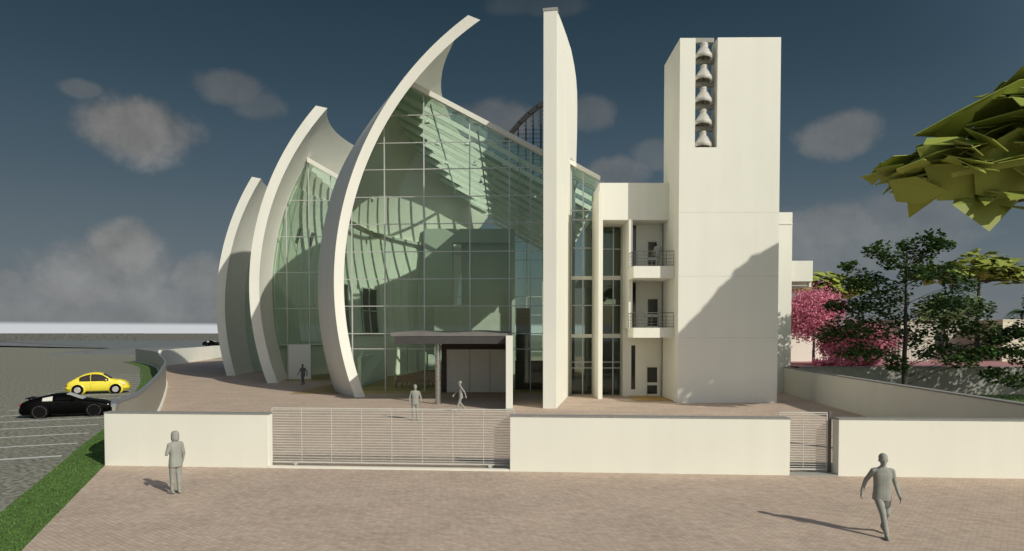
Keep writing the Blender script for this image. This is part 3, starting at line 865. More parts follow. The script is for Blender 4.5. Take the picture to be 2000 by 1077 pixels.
# column beside nave glass, and slim fin
c0 = X(1168.5, 45.0); MB().box(c0, c0 + .29, 45.0, 48.7, 0, zpx(374, 45.0)).build('column', 'white', annex, bevel=.01)
f0 = X(1227.5, 45.0); MB().box(f0, f0 + .26, 45.02, 47.4, z1t - .02, pz0).build('fin_column', 'white', annex, bevel=.01)
# glazed bay between the two
g0, g1_ = c0 + .30, X(1217.5, 48.3); gy = 48.3
gt = zpx(437, gy)
gp = MB().box(g0, g1_, gy, gy + .03, .01, gt).build('bay_glazing', 'darkglass', annex)
fr = MB()
for y in (487, 597, 707.5, 719): fr.bar((g0, gy - .03, zpx(y, gy)), (g1_, gy - .03, zpx(y, gy)), .08, .06)
xm = X(1197, gy); fr.bar((xm, gy - .035, .01), (xm, gy - .035, gt), .08, .06, up=(0, 1, 0))
for x in (g0 + .03, g1_ - .03): fr.bar((x, gy - .03, .01), (x, gy - .03, gt), .08, .06, up=(0, 1, 0))
fr.build('mullion_grid', 'mullion', gp)
MB().box(g0, g1_ + .3, gy - .08, gy + .2, gt + .005, pz0).build('lintel', 'white', annex)
for y0_ in (543.5, 656.5):
    z = zpx(y0_, gy); MB().box(g0 + .01, g1_, gy - .12, gy - .005, z - .15, z + .15).build('floor_band', 'white', annex)
    MB().box(g0 + .01, g1_ + 1, gy + .4, 56, z - .12, z + .1).build('floor_slab', 'inner', annex)
MB().box(c0 + .3, txl + 6, 56.01, 56.3, 0, 14).build('rear_wall', 'inner', annex)
MB().box(g0, txl + 6.2, 49.62, 56.0, 13.2, 13.6).build('roof', 'white', annex)
# pier between bay and balcony recess, recess back wall
wx0 = X(1217.5, BY)
MB().box(wx0 - .02, wx0 + .30, BY - .005, 50.5, 0, pz0).build('pier', 'white', annex)
def wall_with(openings, x0, x1, z0, z1, y0, y1, m):
    """wall panel with rectangular openings (non overlapping in x)"""
    cur = x0
    for (a, b, c, d) in sorted(openings):
        m.box(cur, a, y0, y1, z0, z1)
        if c > z0: m.box(a, b, y0, y1, z0, c)
        if d < z1: m.box(a, b, y0, y1, d, z1)
        cur = b
    m.box(cur, x1, y0, y1, z0, z1); return m
dxa, dxb = X(1263, BY), X(1286.5, BY)
sxa, sxb = X(1233, BY), X(1241.5, BY)
for (zlo, zhi, flr, slit) in ((0, z1b + .3, 0.0, (zpx(761, BY), zpx(675, BY))), (z1b + .3, z2b + .3, z1t, (z1t + .05, zpx(552, BY))), (z2b + .3, pz0 + .2, z2t, (z2t + .05, zpx(440, BY)))):
    dt = flr + 2.12
    da, db = dxa, dxb
    m = wall_with([(sxa, sxb, slit[0], slit[1]), (da, db, flr + .02, dt)], wx0 + .301, txl - .002, zlo, zhi, BY, BY + .3, MB())
    m.build('recess_wall', 'white', annex)
    sw = MB().box(sxa, sxb, BY + .12, BY + .15, slit[0], slit[1]).build('slit_window', 'deepglass', annex)
    dr = MB()
    fw = .07
    dr.box(da, da + fw, BY + .06, BY + .12, flr + .02, dt); dr.box(db - fw, db, BY + .06, BY + .12, flr + .02, dt)
    dr.box(da + fw, db - fw, BY + .06, BY + .12, dt - fw, dt); dr.box(da + fw, db - fw, BY + .06, BY + .12, flr + .02, flr + .16)
    dr.box(da + fw, db - fw, BY + .06, BY + .12, flr + .78, flr + .98)
    dr = dr.build('door', 'white', annex)
    MB().box(da + fw + .004, db - fw - .004, BY + .08, BY + .10, flr + .165, flr + .775).build('pane', 'deepglass', dr)
    MB().box(da + fw + .004, db - fw - .004, BY + .08, BY + .10, flr + .985, dt - fw - .004).build('pane', 'deepglass', dr)
    MB().bar((db - .05, BY + .03, flr + .95), (db - .05, BY + .03, flr + 1.1), .025, .025).build('handle', 'steel', dr)
    fr = MB(); tw = .09
    fr.box(da - tw, da - .003, BY - .03, BY - .004, flr + .02, dt + tw); fr.box(db + .003, db + tw, BY - .03, BY - .004, flr + .02, dt + tw); fr.box(da - .002, db + .002, BY - .03, BY - .004, dt + .003, dt + tw)
    fr.build('door_frame', 'white', annex)
# balconies
def balcony(zb, zt):
    a = (X(1219, 46.6), 46.98); b = (X(1228.5, 43.45), 43.4 + .02); 
    pts = [(wx0 + .31, BY - .012), (f0 - .02, 45.2), (X(1237, 43.4), 43.4), (txl - .006, 43.4), (txl - .006, BY - .012)]
    s = MB().prism(pts, lambda u, v: (u, v, zb), lambda u, v: (u, v, zt)).build('balcony', 'white', annex)
    rl = MB(); path = [(f0 + .02, 45.0), (X(1240, 43.5) - .12, 43.85), (X(1244, 43.5), 43.5), (txl - .05, 43.5)]
    for h, w in ((.98, .05), (.72, .022), (.50, .022), (.28, .022), (.08, .03)):
        for p, q in zip(path, path[1:]): rl.tube([(p[0], p[1], zt + h), (q[0], q[1], zt + h)], w / 2, 6)
    for p, q in zip(path, path[1:]):
        n = max(2, int(math.hypot(q[0] - p[0], q[1] - p[1]) / .42))
        for i in range(n + 1):
            x = p[0] + (q[0] - p[0]) * i / n; y = p[1] + (q[1] - p[1]) * i / n; rl.tube([(x, y, zt), (x, y, zt + .98)], .016, 6)
    rl.build('railing', 'darkrail', s)
balcony(z1b, z1t); balcony(z2b, z2t)
# timber mat before the ground floor door
m = MB()
for i in range(9): m.box(wx0 + .35 + .33 * i, wx0 + .66 + .33 * i, 43.75, BY - .02, .01, .045)
tag(m.build('timber_deck', 'deck'), 'brown timber deck strip in front of the ground floor door', 'deck')

# right hand rear wing
rw = thing('rear_building', 'white three storey rear wing behind the bell tower with a side balcony', 'building')
rwx = X(1545, 49.7); rwz = zpx(415, 49.7)
MB().box(16.0, rwx, 49.7, 62, 0, rwz).build('wing_body', 'white', rw, bevel=.012)
MB().box(16.0, rwx + .01, 49.66, 49.695, zpx(439, 49.7), zpx(437, 49.7)).build('joint', 'joint', rw)
bz0, bz1 = zpx(550, 50), zpx(510, 50)
b = MB().box(rwx + .005, X(1584.5, 50), 49.9, 50.1, bz0, bz1); b.box(X(1580, 50), X(1584.5, 50), 50.1, 55, bz0 - .4, bz1); b.box(rwx + .005, X(1580, 50) - .002, 50.1, 55, bz0 + .05, bz0 + .25)
b = b.build('balcony', 'white', rw)
MB().box(rwx + .01, X(1579, 50), 50.2, 50.4, bz0 - .32, bz0 - .22).build('soffit_bar', 'steel', b)

tower = thing('bell_tower', 'tall white rectangular bell tower with a vertical slot holding five bells', 'tower')
sl0, sl1, slz, tz = at(1358, 180, TY).x, at(1401, 180, TY).x, zpx(288, TY), zpx(73.5, TY)
MB().prism([(txl, -.1), (txr, -.1), (txr, tz + .02), (sl1, tz), (sl1, slz), (sl0, slz), (sl0, tz - .03), (txl, tz - .03)], lambda u, v: (u, TY, v), lambda u, v: (u, TY + 1.3, v)).build('front_wall', 'white', tower, bevel=.012)
MB().box(txl, sl0 - .02, TY + 1.301, 46.75, -.1, tz - .03).build('side_wall', 'white', tower)
MB().box(txr - 1.0, txr, TY + 1.301, 46.75, -.1, tz + .02).build('side_wall', 'white', tower)
MB().box(sl0 - .019, txr - 1.001, TY + 1.301, 49.5, -.1, 12.9).build('core', 'white', tower)
for y in (415, 540, 660):
    z = zpx(y, TY); MB().box(txl - .003, txr + .003, TY - .004, TY - .001, z - .03, z + .03).build('joint', 'joint', tower)
ybars = [81, 121.5, 166, 210, 253]
for y in ybars:
    z = zpx(y, TY + .9); MB().box(sl0 + .003, sl1 - .003, TY + .75, TY + 1.05, z - .13, z + .15).build('bell_beam', 'grey_stone', tower)
def make_bell():
    t = thing('bell', '', 'bell')
    pr = [(.0, 1.16), (.10, 1.15), (.22, 1.10), (.26, 1.02), (.25, .93), (.22, .86), (.24, .80), (.32, .70), (.40, .55), (.46, .42), (.54, .28), (.585, .16), (.57, .06), (.52, 0), (.47, .02), (.46, .12), (.34, .45), (.2, .72), (.0, .8)]
    MB().lathe(pr[:-1], n=32).build('bell_body', 'bell', t, smooth=True, auto=60)
    MB().tube([(0, 0, 1.12), (0, 0, 1.34)], .05, 8).build('hanger', 'darkrail', t)
    MB().tube([(0, 0, .75), (0, 0, .12), (0, 0, .04)], [.02, .025, .07], 8).build('clapper', 'darkrail', t)
    return t
b0 = make_bell()
nm = ['topmost', 'second from the top', 'middle', 'second from the bottom', 'lowest']
for i, (yt, yb_) in enumerate(((81, 117), (124, 160), (167.5, 202.5), (211, 246), (254, 288))):
    o = b0 if i == 0 else dup(b0)
    zt = zpx(yt, TY + .6); o.location = ((sl0 + sl1) / 2 - .02, TY + .62, zt - 1.17); o.rotation_euler = (R(-9), R(5), 0)
    o['label'] = 'pale grey bell hanging in the tower slot, %s of the five' % nm[i]; o['group'] = 'bells in the tower slot'

# ------------------------------------------------------------------ buildings beyond the terrace
b = thing('garden_building', 'low white wall block behind the pink blossom trees', 'building')
MB().box(24.2, 29.5, 58, 63, 2.0, 4.35).build('wall', 'white', b); MB().box(24.1, 29.6, 57.9, 63.1, 4.351, 4.5).build('coping', 'white', b)
b = thing('house', 'low flat roofed house, beige for its shaded side, behind the green tree', 'house')
MB().box(36.2, 46.2, 62, 72, 2.0, 5.62).build('wall', 'beige', b)
MB().box(36.1, 46.0, 61.9, 72.1, 5.621, 5.75).build('roof', 'beige', b)
w = MB().box(39.4, 40.6, 61.96, 61.99, 3.0, 4.4).build('window', 'deepglass', b)
b = thing('house', 'sunlit cream house block at the right edge beyond the terrace', 'house')
MB().box(X(1958, 58), 62, 58, 61.9, 2.0, 5.56).build('wall', 'cream', b)
MB().box(X(1957, 58), 62.1, 57.95, 61.85, 5.561, 5.68).build('roof', 'cream', b)
m = MB()
for i in range(14): x = 31.6 + i * .26; m.bar((x, 56, 2.02), (x, 56, 4.0), .05, .05, up=(0, 1, 0))
m.bar((31.5, 56, 4.0), (35.1, 56, 4.0), .06, .06); m.bar((31.5, 56, 2.2), (35.1, 56, 2.2), .06, .06)
tag(m.build('railing', 'gate'), 'white upright bar railing on the terrace behind the tree trunk', 'railing')
# ------------------------------------------------------------------ people
def lerp(a, b, t): return a + (b - a) * t
def person(label, loc, yaw, pose, height=1.75, mt='figure', hair=None, group=None, female=False):
    """pose: joint positions in a frame with x to the figure's left... (x right as seen from behind), y forward, z up; 1.75 m figure"""
    m = MB()
    V = Vector
    def cap(p0, p1, r0, r1, n=12, k=6):
        p0 = V(p0); p1 = V(p1); L = (p1 - p0); 
        pts = []; rad = []
        d = L.normalized() if L.length > 1e-6 else V((0, 0, 1))
        for i in range(k): a = PI / 2 * (1 - i / k); pts.append(p0 - d * r0 * math.sin(a)); rad.append(max(r0 * math.cos(a), r0 * .05))
        for i in range(5): pts.append(p0 + L * (i / 4)); rad.append(lerp(r0, r1, i / 4))
        for i in range(1, k + 1): a = PI / 2 * i / k; pts.append(p1 + d * r1 * math.sin(a)); rad.append(max(r1 * math.cos(a), r1 * .05))
        m.tube(pts, rad, n)
    def loft(rings, n=20):
        vs = []; fs = []
        for (c, rx, ry) in rings:
            for i in range(n):
                a = 2 * PI * i / n; ca, sa = math.cos(a), math.sin(a)
                ex = abs(ca) ** .8 * (1 if ca > 0 else -1); ey = abs(sa) ** .8 * (1 if sa > 0 else -1)
                vs.append((c[0] + rx * ex, c[1] + ry * ey, c[2]))
        for j in range(len(rings) - 1):
            for i in range(n): fs.append((j * n + i, j * n + (i + 1) % n, (j + 1) * n + (i + 1) % n, (j + 1) * n + i))
        fs += [tuple(range(n))[::-1], tuple(range((len(rings) - 1) * n, len(rings) * n))]
        m.add(vs, fs)
    hip = pose.get('hip', (0, 0, .90)); lean = pose.get('lean', 0.0)
    hx, hy, hz = hip
    sw = .168 if female else .184
    ln = lambda z: hy + lean * (z - hz)
    # jacket / torso: hem at z .78, waist, chest, shoulders, neck
    loft([((hx, ln(.76), .76), .185, .130), ((hx, ln(.84), .84), .183, .132), ((hx, ln(.96), .96), .172, .122), ((hx, ln(1.07), 1.07), .160 if female else .170, .112), ((hx, ln(1.20), 1.20), .165 if female else .176, .118), ((hx, ln(1.32), 1.32), .172 if female else .188, .114), ((hx, ln(1.40), 1.40), .158 if female else .174, .094), ((hx, ln(1.45), 1.45), .110, .075), ((hx, ln(1.49), 1.49), .065, .060)])
    nk = V((hx, ln(1.47) + .005, 1.46)); hd = V((hx, ln(1.63) + .02, 1.625)) + V(pose.get('head', (0, 0, 0)))
    cap(nk, hd + V((0, -.01, -.08)), .055, .052)
    ht = pose.get('turn', 0.0); HR = Matrix.Rotation(ht, 3, 'Z')
    H = lambda x, y, z: hd + HR @ V((x, y, z))
    m.ell(H(0, -.012, .035), (.086, .104, .105), 18, 12, rot=HR)            # skull
    m.ell(H(0, .016, -.035), (.068, .076, .090), 16, 10, rot=HR)           # face
    m.ell(H(0, .045, -.098), (.032, .032, .025), 10, 8, rot=HR)            # chin
    cap(H(0, .088, .005), H(0, .108, -.028), .009, .016, 8, 4)             # nose
    for s in (-1, 1):
        m.ell(H(s * .087, -.008, -.01), (.012, .022, .034), 8, 8, rot=HR)  # ears
        m.ell(H(s * .032, .080, .022), (.024, .012, .008), 8, 6, rot=HR)   # brow
        m.ell(H(s * .032, .078, .002), (.013, .012, .009), 8, 6, rot=HR)   # eye
    m.ell(H(0, .084, -.058), (.026, .010, .006), 8, 6, rot=HR)             # upper lip
    m.ell(H(0, .082, -.069), (.022, .010, .006), 8, 6, rot=HR)
    if not hair: m.ell(H(0, -.022, .05), (.091, .107, .10), 16, 10, rot=HR)
    # legs
    for s, nm_ in ((-1, 'L'), (1, 'R')):
        h = V((hx + s * .09, hy, hz - .02)); k = V(pose['knee' + nm_]); a = V(pose['ankle' + nm_]); td = V(pose.get('toe' + nm_, (s * .12, 1, -.0))).normalized()
        cap(h, k, .098, .068); cap(k, a + (k - a) * .06, .064, .052)
        cap(k + V((0, -.012, -.03)), lerp(k, a, .45) + V((0, -.018, 0)), .058, .056)
        heel = a + V((0, 0, -.045)) - td * .055
        cap(heel, a + V((0, 0, -.035)), .036, .045); cap(a + V((0, 0, -.04)), a + td * .16 + V((0, 0, -.058)), .042, .034)
    # arms + hands
    for s, nm_ in ((-1, 'L'), (1, 'R')):
        S_ = V((hx + s * sw, ln(1.39), 1.385)); E_ = V(pose['elbow' + nm_]); W_ = V(pose['wrist' + nm_])
        cap(V((hx + s * .12, ln(1.39), 1.40)), S_, .06, .062); cap(S_, E_, .060, .046); cap(E_, W_, .045, .033)
        d = (W_ - E_).normalized(); pd = (d + V(pose.get('hand' + nm_, (0, 0.15, -.2)))).normalized()
        side = pd.cross(V((s * 1.0, 0, 0))).normalized()
        if side.length < .1: side = V((0, 1, 0))
        if side.y < 0: side = -side
        nrm = pd.cross(side).normalized()
        if nrm.x * s > 0: nrm = -nrm                                       # palm faces the thigh
        pc = W_ + pd * .055
        RM = Matrix((side, nrm, pd)).transposed()
        m.ell(pc, (.041, .016, .056), 12, 8, rot=RM)
        for q, (off, ln_) in enumerate(((.030, .070), (.010, .079), (-.010, .074), (-.029, .058))):
            b0_ = W_ + pd * .095 + side * off; b1 = b0_ + (pd * .8 + nrm * .35).normalized() * ln_ * .55; b2 = b1 + (pd * .5 + nrm * .75).normalized() * ln_ * .5
            cap(b0_ - pd * .02, b1, .0105, .0095, 8, 3); cap(b1, b2, .0095, .008, 8, 3)
        t0 = W_ + pd * .03 + side * .034; t1 = t0 + (pd * .6 + side * .7).normalized() * .045; t2 = t1 + (pd * .9 + side * .15 + nrm * .3).normalized() * .034
        cap(t0, t1, .014, .012, 8, 3); cap(t1, t2, .011, .009, 8, 3)
    me = bpy.data.meshes.new('body'); me.from_pydata(m.v, [], m.f)
    bm = bmesh.new(); bm.from_mesh(me); bmesh.ops.recalc_face_normals(bm, faces=bm.faces); bm.to_mesh(me); bm.free()
    tmp = bpy.data.objects.new('tmp', me); COL.objects.link(tmp)
    rm = tmp.modifiers.new('r', 'REMESH'); rm.mode = 'VOXEL'; rm.voxel_size = pose.get('vox', .0085)
    sm = tmp.modifiers.new('s', 'SMOOTH'); sm.factor = .5; sm.iterations = 3
    dg = bpy.context.evaluated_depsgraph_get(); nm2 = bpy.data.meshes.new_from_object(tmp.evaluated_get(dg))
    bpy.data.objects.remove(tmp)
    nm2.name = 'person'; nm2.materials.clear(); nm2.materials.append(M[mt])
    nm2.polygons.foreach_set('use_smooth', [True] * len(nm2.polygons))
    nm2.polygons.foreach_set('material_index', [0] * len(nm2.polygons))
    o = bpy.data.objects.new('person', nm2); COL.objects.link(o)
    zmin = min(v.co.z for v in nm2.vertices)
    k = height / 1.75
    o.scale = (k, k, k); o.location = (loc[0], loc[1], loc[2] - zmin * k); o.rotation_euler = (0, 0, yaw)
    tag(o, label, 'person', group)
    if hair:
        hm = MB()
        pr = [(0, .140), (.045, .134), (.082, .105), (.100, .06), (.104, .0), (.104, -.06), (.100, -.12), (.088, -.135)]
        n = 28; vs = []; fs = []
        for (r, z) in pr:
            for i in range(n):
                a = 2 * PI * i / n; fx = math.cos(a); fy = math.sin(a)
                rr = r * (1.0 if fy < .55 or z > .06 else .80)
                vs.append(H(rr * fx, rr * 1.08 * fy - .012, z))
        for j in range(len(pr) - 1):
            for i in range(n): fs.append((j * n + i, j * n + (i + 1) % n, (j + 1) * n + (i + 1) % n, (j + 1) * n + i))
        fs.append(tuple(range((len(pr) - 1) * n, len(pr) * n)))
        hm.add(vs, fs).build('hair', mt, o, smooth=True)
    return o

stand = dict(kneeL=(-.10, .02, .49), ankleL=(-.105, .0, .085), kneeR=(.10, .02, .49), ankleR=(.105, -.02, .085),
             elbowL=(-.27, -.03, 1.12), wristL=(-.28, .06, .88), elbowR=(.27, -.03, 1.12), wristR=(.28, .06, .88))
walk = dict(kneeL=(-.09, .14, .50), ankleL=(-.09, .30, .10), toeL=(-.08, 1, .10), kneeR=(.09, .02, .49), ankleR=(.07, -.27, .13), toeR=(.08, 1, -.35), lean=.05,
            elbowL=(-.28, -.12, 1.13), wristL=(-.31, -.12, .89), elbowR=(.28, .07, 1.13), wristR=(.31, .22, .91), hip=(0, 0, .885))
pg = 'grey clothed people around the church'
# man walking, right foreground (towards the camera, slightly to the left)
p = dict(walk, kneeL=(-.10, .02, .49), ankleL=(-.10, -.24, .14), toeL=(-.1, 1, -.35), kneeR=(.02, .15, .50), ankleR=(-.02, .28, .09), toeR=(.1, 1, .02), elbowR=(.30, -.10, 1.14), wristR=(.38, -.06, .91), elbowL=(-.26, .0, 1.12), wristL=(-.30, .14, .88))
gp_ = gnd(1727, 1050)
person('grey man in a jacket walking across the paving in front of the right wall', (gp_.x + .02, gp_.y + .15, .008), PI - .22, p, 1.78, group=pg)
# woman with bob hair, left foreground, seen from behind
p = dict(stand, elbowL=(-.235, .03, 1.13), wristL=(-.08, .21, 1.24), handL=(.4, 0, .3), elbowR=(.225, -.03, 1.12), wristR=(.225, .04, .88), ankleL=(-.07, .06, .085), kneeL=(-.075, .05, .49), ankleR=(.07, -.05, .085), kneeR=(.075, -.01, .49))
gp_ = gnd(342, 966)
person('grey woman with bobbed hair standing with her back turned before the left wall', (gp_.x, gp_.y + .05, .008), 1.0, p, 1.72, hair=True, group=pg, female=True)
gp_ = gnd(811, 821)
person('grey man standing on the plaza just behind the wide gate', (gp_.x, gp_.y, .008), PI + .1, dict(stand, vox=.011), 1.80, group=pg)
gp_ = gnd(900, 804.5)
p = dict(walk, elbowL=(-.27, -.14, 1.14), wristL=(-.30, -.22, .92), elbowR=(.27, .14, 1.14), wristR=(.30, .30, .95), vox=.011)
person('grey woman striding past the entrance door beside the white fin', (gp_.x, gp_.y, .008), PI / 2 + .35, p, 1.72, group=pg, female=True)
gp_ = gnd(592, 752)
person('dark figure walking in shadow outside the middle shell', (gp_.x, gp_.y, .008), PI - .3, dict(walk, vox=.012), 1.78, 'figure_shade', group=pg)
person('shadowy figure standing inside the nave behind the tall shell', (X(729, 62), 62, .02), PI + .4, dict(walk, vox=.013), 1.75, 'figure_shade', group=pg)
person('grey figure standing on the upper balcony by the door', (X(1284, 44.4), 44.4, z2t + .005), PI, dict(stand, vox=.012), 1.70, group=pg)

# ------------------------------------------------------------------ cars
def catmull(T, x):
    n = len(T)
    for i in range(n - 1):
        if T[i][0] <= x <= T[i + 1][0]:
            x0, y0 = T[max(i - 1, 0)]; x1, y1 = T[i]; x2, y2 = T[i + 1]; x3, y3 = T[min(i + 2, n - 1)]
            t = (x - x1) / (x2 - x1); m1 = (y2 - y0) / (x2 - x0) * (x2 - x1) if x2 != x0 else 0; m2 = (y3 - y1) / (x3 - x1) * (x2 - x1) if x3 != x1 else 0
            return (2 * t ** 3 - 3 * t * t + 1) * y1 + (t ** 3 - 2 * t * t + t) * m1 + (-2 * t ** 3 + 3 * t * t) * y2 + (t ** 3 - t * t) * m2
    return T[0][1] if x < T[0][0] else T[-1][1]

def car(label, loc, rz, L, top, halfw, belt, roofw, paint, wheels, wr, glass_m, spec, group):
    t = thing('parked_car', label, 'car', loc, rz, group)
    zb = spec.get('zb', .20)
    def ring(x):
        zt = catmull(top, x); w = catmull(halfw, x); bl = min(belt, zt * .93); rw = min(catmull(roofw, x), w)
        low = zb + max(0, (.12 - x) * .8) + max(0, (x - L + .2) * .6)
        ex = max(0.0, (zt - belt) / .5)
        R_ = [(0, low), (w * .86, low), (w * .97, low + .10), (w, low + .5 * (bl - low)), (w * .985, bl - .06), (w * .95, bl)]
        u = min(1, ex * 1.4); tw = lerp(w * .82, rw, u)
        R_ += [(lerp(w * .95, tw, .5) + .02 * u, bl + (zt - bl) * .50), (tw, bl + (zt - bl) * .86), (tw * .72, bl + (zt - bl) * .97), (0, zt)]
        return R_
    xs = [L * i / 60 for i in range(61)]
    m = MB(); rings = []
    for x in xs:
        r = ring(x); full = [(x, y, z) for y, z in r] + [(x, -y, z) for y, z in r[-2:0:-1]]; rings.append(full)
    n = len(rings[0]); vs = [v for r in rings for v in r]; fs = []
    for i in range(len(xs) - 1):
        for k in range(n): fs.append((i * n + k, i * n + (k + 1) % n, (i + 1) * n + (k + 1) % n, (i + 1) * n + k))
    fs += [tuple(range(n))[::-1], tuple(range((len(xs) - 1) * n, len(xs) * n))]
    m.add(vs, fs)
    hw = spec['hub']
    for wx in wheels:
        for s in (-1, 1): m.ell((wx, s * (hw - spec['fy'] - .012), wr + .06), (spec['fx'], spec['fy'], spec['fz']), 24, 14)
    m.build('body', paint, t, smooth=True, auto=50)
    def half(x, z):
        r = ring(x)[1:]
        for (y0, z0), (y1, z1) in zip(r, r[1:]):
            if z0 <= z <= z1 and z1 > z0: return lerp(y0, y1, (z - z0) / (z1 - z0))
        return r[-1][0]
    def side_patch(x0, x1, zlo, zhi, s, off=.012, nx=12, nz=4):
        q = MB(); v = []; W = nz + 1
        for o_ in (off, off - .03):
            for i in range(nx + 1):
                x = lerp(x0, x1, i / nx); a, b = zlo(x), max(zhi(x), zlo(x) + .005)
                for j in range(W): z = lerp(a, b, j / nz); v.append((x, s * (half(x, z) + o_), z))
        T_ = (nx + 1) * W; f_ = []
        for i in range(nx):
            for j in range(nz): a = i * W + j; f_ += [(a, a + 1, a + W + 1, a + W), (T_ + a, T_ + a + W, T_ + a + W + 1, T_ + a + 1)]
        for j in range(nz): f_ += [(j, T_ + j, T_ + j + 1, j + 1), (nx * W + j, nx * W + j + 1, T_ + nx * W + j + 1, T_ + nx * W + j)]
        for i in range(nx): a = i * W; f_ += [(a, a + W, T_ + a + W, T_ + a)]; a += nz; f_ += [(a, T_ + a, T_ + a + W, a + W)]
        q.add(v, f_); return q
    def top_patch(x0, x1, hwf, off=.012, nx=8, ny=8):
        q = MB(); v = []; W = ny + 1
        for i in range(nx + 1):
            x = lerp(x0, x1, i / nx); w = hwf(x)
            for j in range(W):
                y = lerp(-w, w, j / ny); r = ring(x)[5:]; z = r[-1][1]
                for (ya, za), (yb2, zb2) in zip(r, r[1:]):
                    if yb2 <= abs(y) <= ya and ya > yb2: z = lerp(za, zb2, (ya - abs(y)) / (ya - yb2))
                v.append((x, y, z + off))
        q.add(v, [(i * W + j, i * W + j + 1, (i + 1) * W + j + 1, (i + 1) * W + j) for i in range(nx) for j in range(ny)])
        return q
    for s in (-1, 1):
        for (x0, x1, mname) in spec['side_windows']:
            side_patch(x0, x1, lambda x: belt + .02, lambda x: min(catmull(top, x) - spec.get('gap', .1), belt + .02 + spec.get('wh', 1)) , s).build('side_window', mname, t, smooth=True)
        for xd in spec['door_lines']:
            side_patch(xd, xd + .012, lambda x: zb + .12, lambda x: belt - .01, s, .004, 1, 6).build('door_seam', spec.get('seam', 'darkrail'), t)
        side_patch(spec['sill'][0], spec['sill'][1], lambda x: zb + .01, lambda x: zb + .07, s, .008, 6, 1).build('sill', spec.get('sillm', paint), t)
        xm_ = spec['mirror']; zz = belt + .10
        MB().ell((xm_, s * (half(xm_, belt) + .09), zz), (.07, .10, .065), 12, 8).build('mirror', paint, t, smooth=True)
        hx_, hy_, hz_ = spec['headlight']; MB().ell((hx_, s * hy_, hz_), spec['hl'], 14, 10).build('headlight', 'lamp', t, smooth=True)
        tx_, ty_, tz_ = spec['tail']; MB().ell((tx_, s * ty_, tz_), (.05, .08, .07), 12, 8).build('tail_light', 'redlamp', t, smooth=True)
        MB().bar((spec['door_lines'][0] + .14, s * (half(spec['door_lines'][0], belt - .1) + .02), belt - .1), (spec['door_lines'][0] + .30, s * (half(spec['door_lines'][0], belt - .1) + .02), belt - .1), .02, .02).build('handle', paint, t)
        MB().box(L - .38, L - .18, s * (catmull(halfw, L - .3) + .0) - .01, s * (catmull(halfw, L - .3)) + .01, .40, .47).build('indicator', spec.get('ind', 'darkrail'), t)
    a, b2, w0, w1 = spec['screen']; top_patch(a, b2, lambda x: lerp(w0, w1, (x - a) / (b2 - a))).build('windscreen', glass_m, t, smooth=True)
    a, b2, w0, w1 = spec['rear']; top_patch(a, b2, lambda x: lerp(w0, w1, (x - a) / (b2 - a))).build('rear_window', 'cabin', t, smooth=True)
    for wx in wheels:
        for s in (-1, 1):
            MB().lathe([(wr + .055, -.12), (wr + .055, .0)], (wx, s * (hw + .004) + (.12 if s < 0 else 0), wr + .02), 28, axis='y').build('arch_liner', 'tyre', t)
            wm = thing('wheel', None, None, (wx, s * (hw - .07), wr)); wm.parent = t
            yo = .085 * s
            prof = [(wr * .62, -.09), (wr * .9, -.10), (wr, -.06), (wr, .06), (wr * .93, .095), (wr * .66, .10)]
            tz = MB(); tz.lathe(prof, (0, 0, 0), 32, axis='y'); tz.build('tyre', 'tyre', wm, smooth=True, auto=40)
            rim = MB(); yr = s * .095
            if spec['rim'] == 'spoke':
                rim.lathe([(wr * .60, yr - .01), (wr * .66, yr), (wr * .66, yr + .012), (wr * .60, yr + .012)], (0, 0, 0), 32, axis='y')
                rim.lathe([(.07, yr - .005), (.07, yr + .02)], (0, 0, 0), 16, axis='y')
                for q in range(6):
                    a_ = 2 * PI * q / 6 + .3; c, s2 = math.cos(a_), math.sin(a_)
                    rim.bar((c * .04, yr + .008, s2 * .04), (c * wr * .63, yr + .008, s2 * wr * .63), .02, .055, up=(-s2, 0, c))
            else:
                nsg = 40
                for q in range(nsg):
                    a0 = 2 * PI * q / nsg; a1 = 2 * PI * (q + .8) / nsg; r_ = wr * .88
                    rim.bar((math.cos(a0) * r_, yr + .012, math.sin(a0) * r_), (math.cos(a1) * r_, yr + .012, math.sin(a1) * r_), .028, .026, up=(0, 1, 0))
                for q in range(5):
                    a_ = 2 * PI * q / 5; c, s2 = math.cos(a_), math.sin(a_)
                    rim.bar((c * .03, yr + .004, s2 * .03), (c * wr * .6, yr + .004, s2 * wr * .6), .015, .05, up=(-s2, 0, c), mi=1)
            rim.build('rim', ['rim', 'tyre'], wm)
    for (a, b2, z0, z1, mname) in spec.get('bumpers', []):
        m = MB(); pts = []
        for i in range(13):
            y = lerp(-.78, .78, i / 12); pts.append((lerp(a, b2, (abs(y) / .78) ** 2.5), y, (z0 + z1) / 2))
        m.tube(pts, (z1 - z0) / 2, 8).build('bumper', mname, t, smooth=True)
    return t

cg = 'cars parked beside the curved wall'
ca = math.atan2(.40, .915)
beetle_top = [(0, .42), (.04, .66), (.20, .86), (.45, 1.03), (.8, 1.26), (1.15, 1.44), (1.6, 1.56), (2.0, 1.575), (2.35, 1.50), (2.68, 1.30), (2.95, 1.10), (3.12, 1.04), (3.45, 1.01), (3.75, .91), (3.96, .74), (4.07, .54), (4.1, .40)]
spec = dict(hub=.87, fx=.56, fy=.22, fz=.45, side_windows=[(.92, 1.62, 'cabin'), (1.66, 2.78, 'cabin')], gap=.13, door_lines=[1.62, 2.82], sill=(1.25, 2.75), mirror=2.62, headlight=(3.70, .58, .70), hl=(.14, .15, .13), tail=(.12, .62, .66),
            screen=(2.42, 2.95, .54, .66), rear=(.40, 1.05, .50, .46), rim='spoke', bumpers=[(-.0, .3, .36, .50, 'yellow'), (4.06, 3.75, .34, .48, 'yellow')])
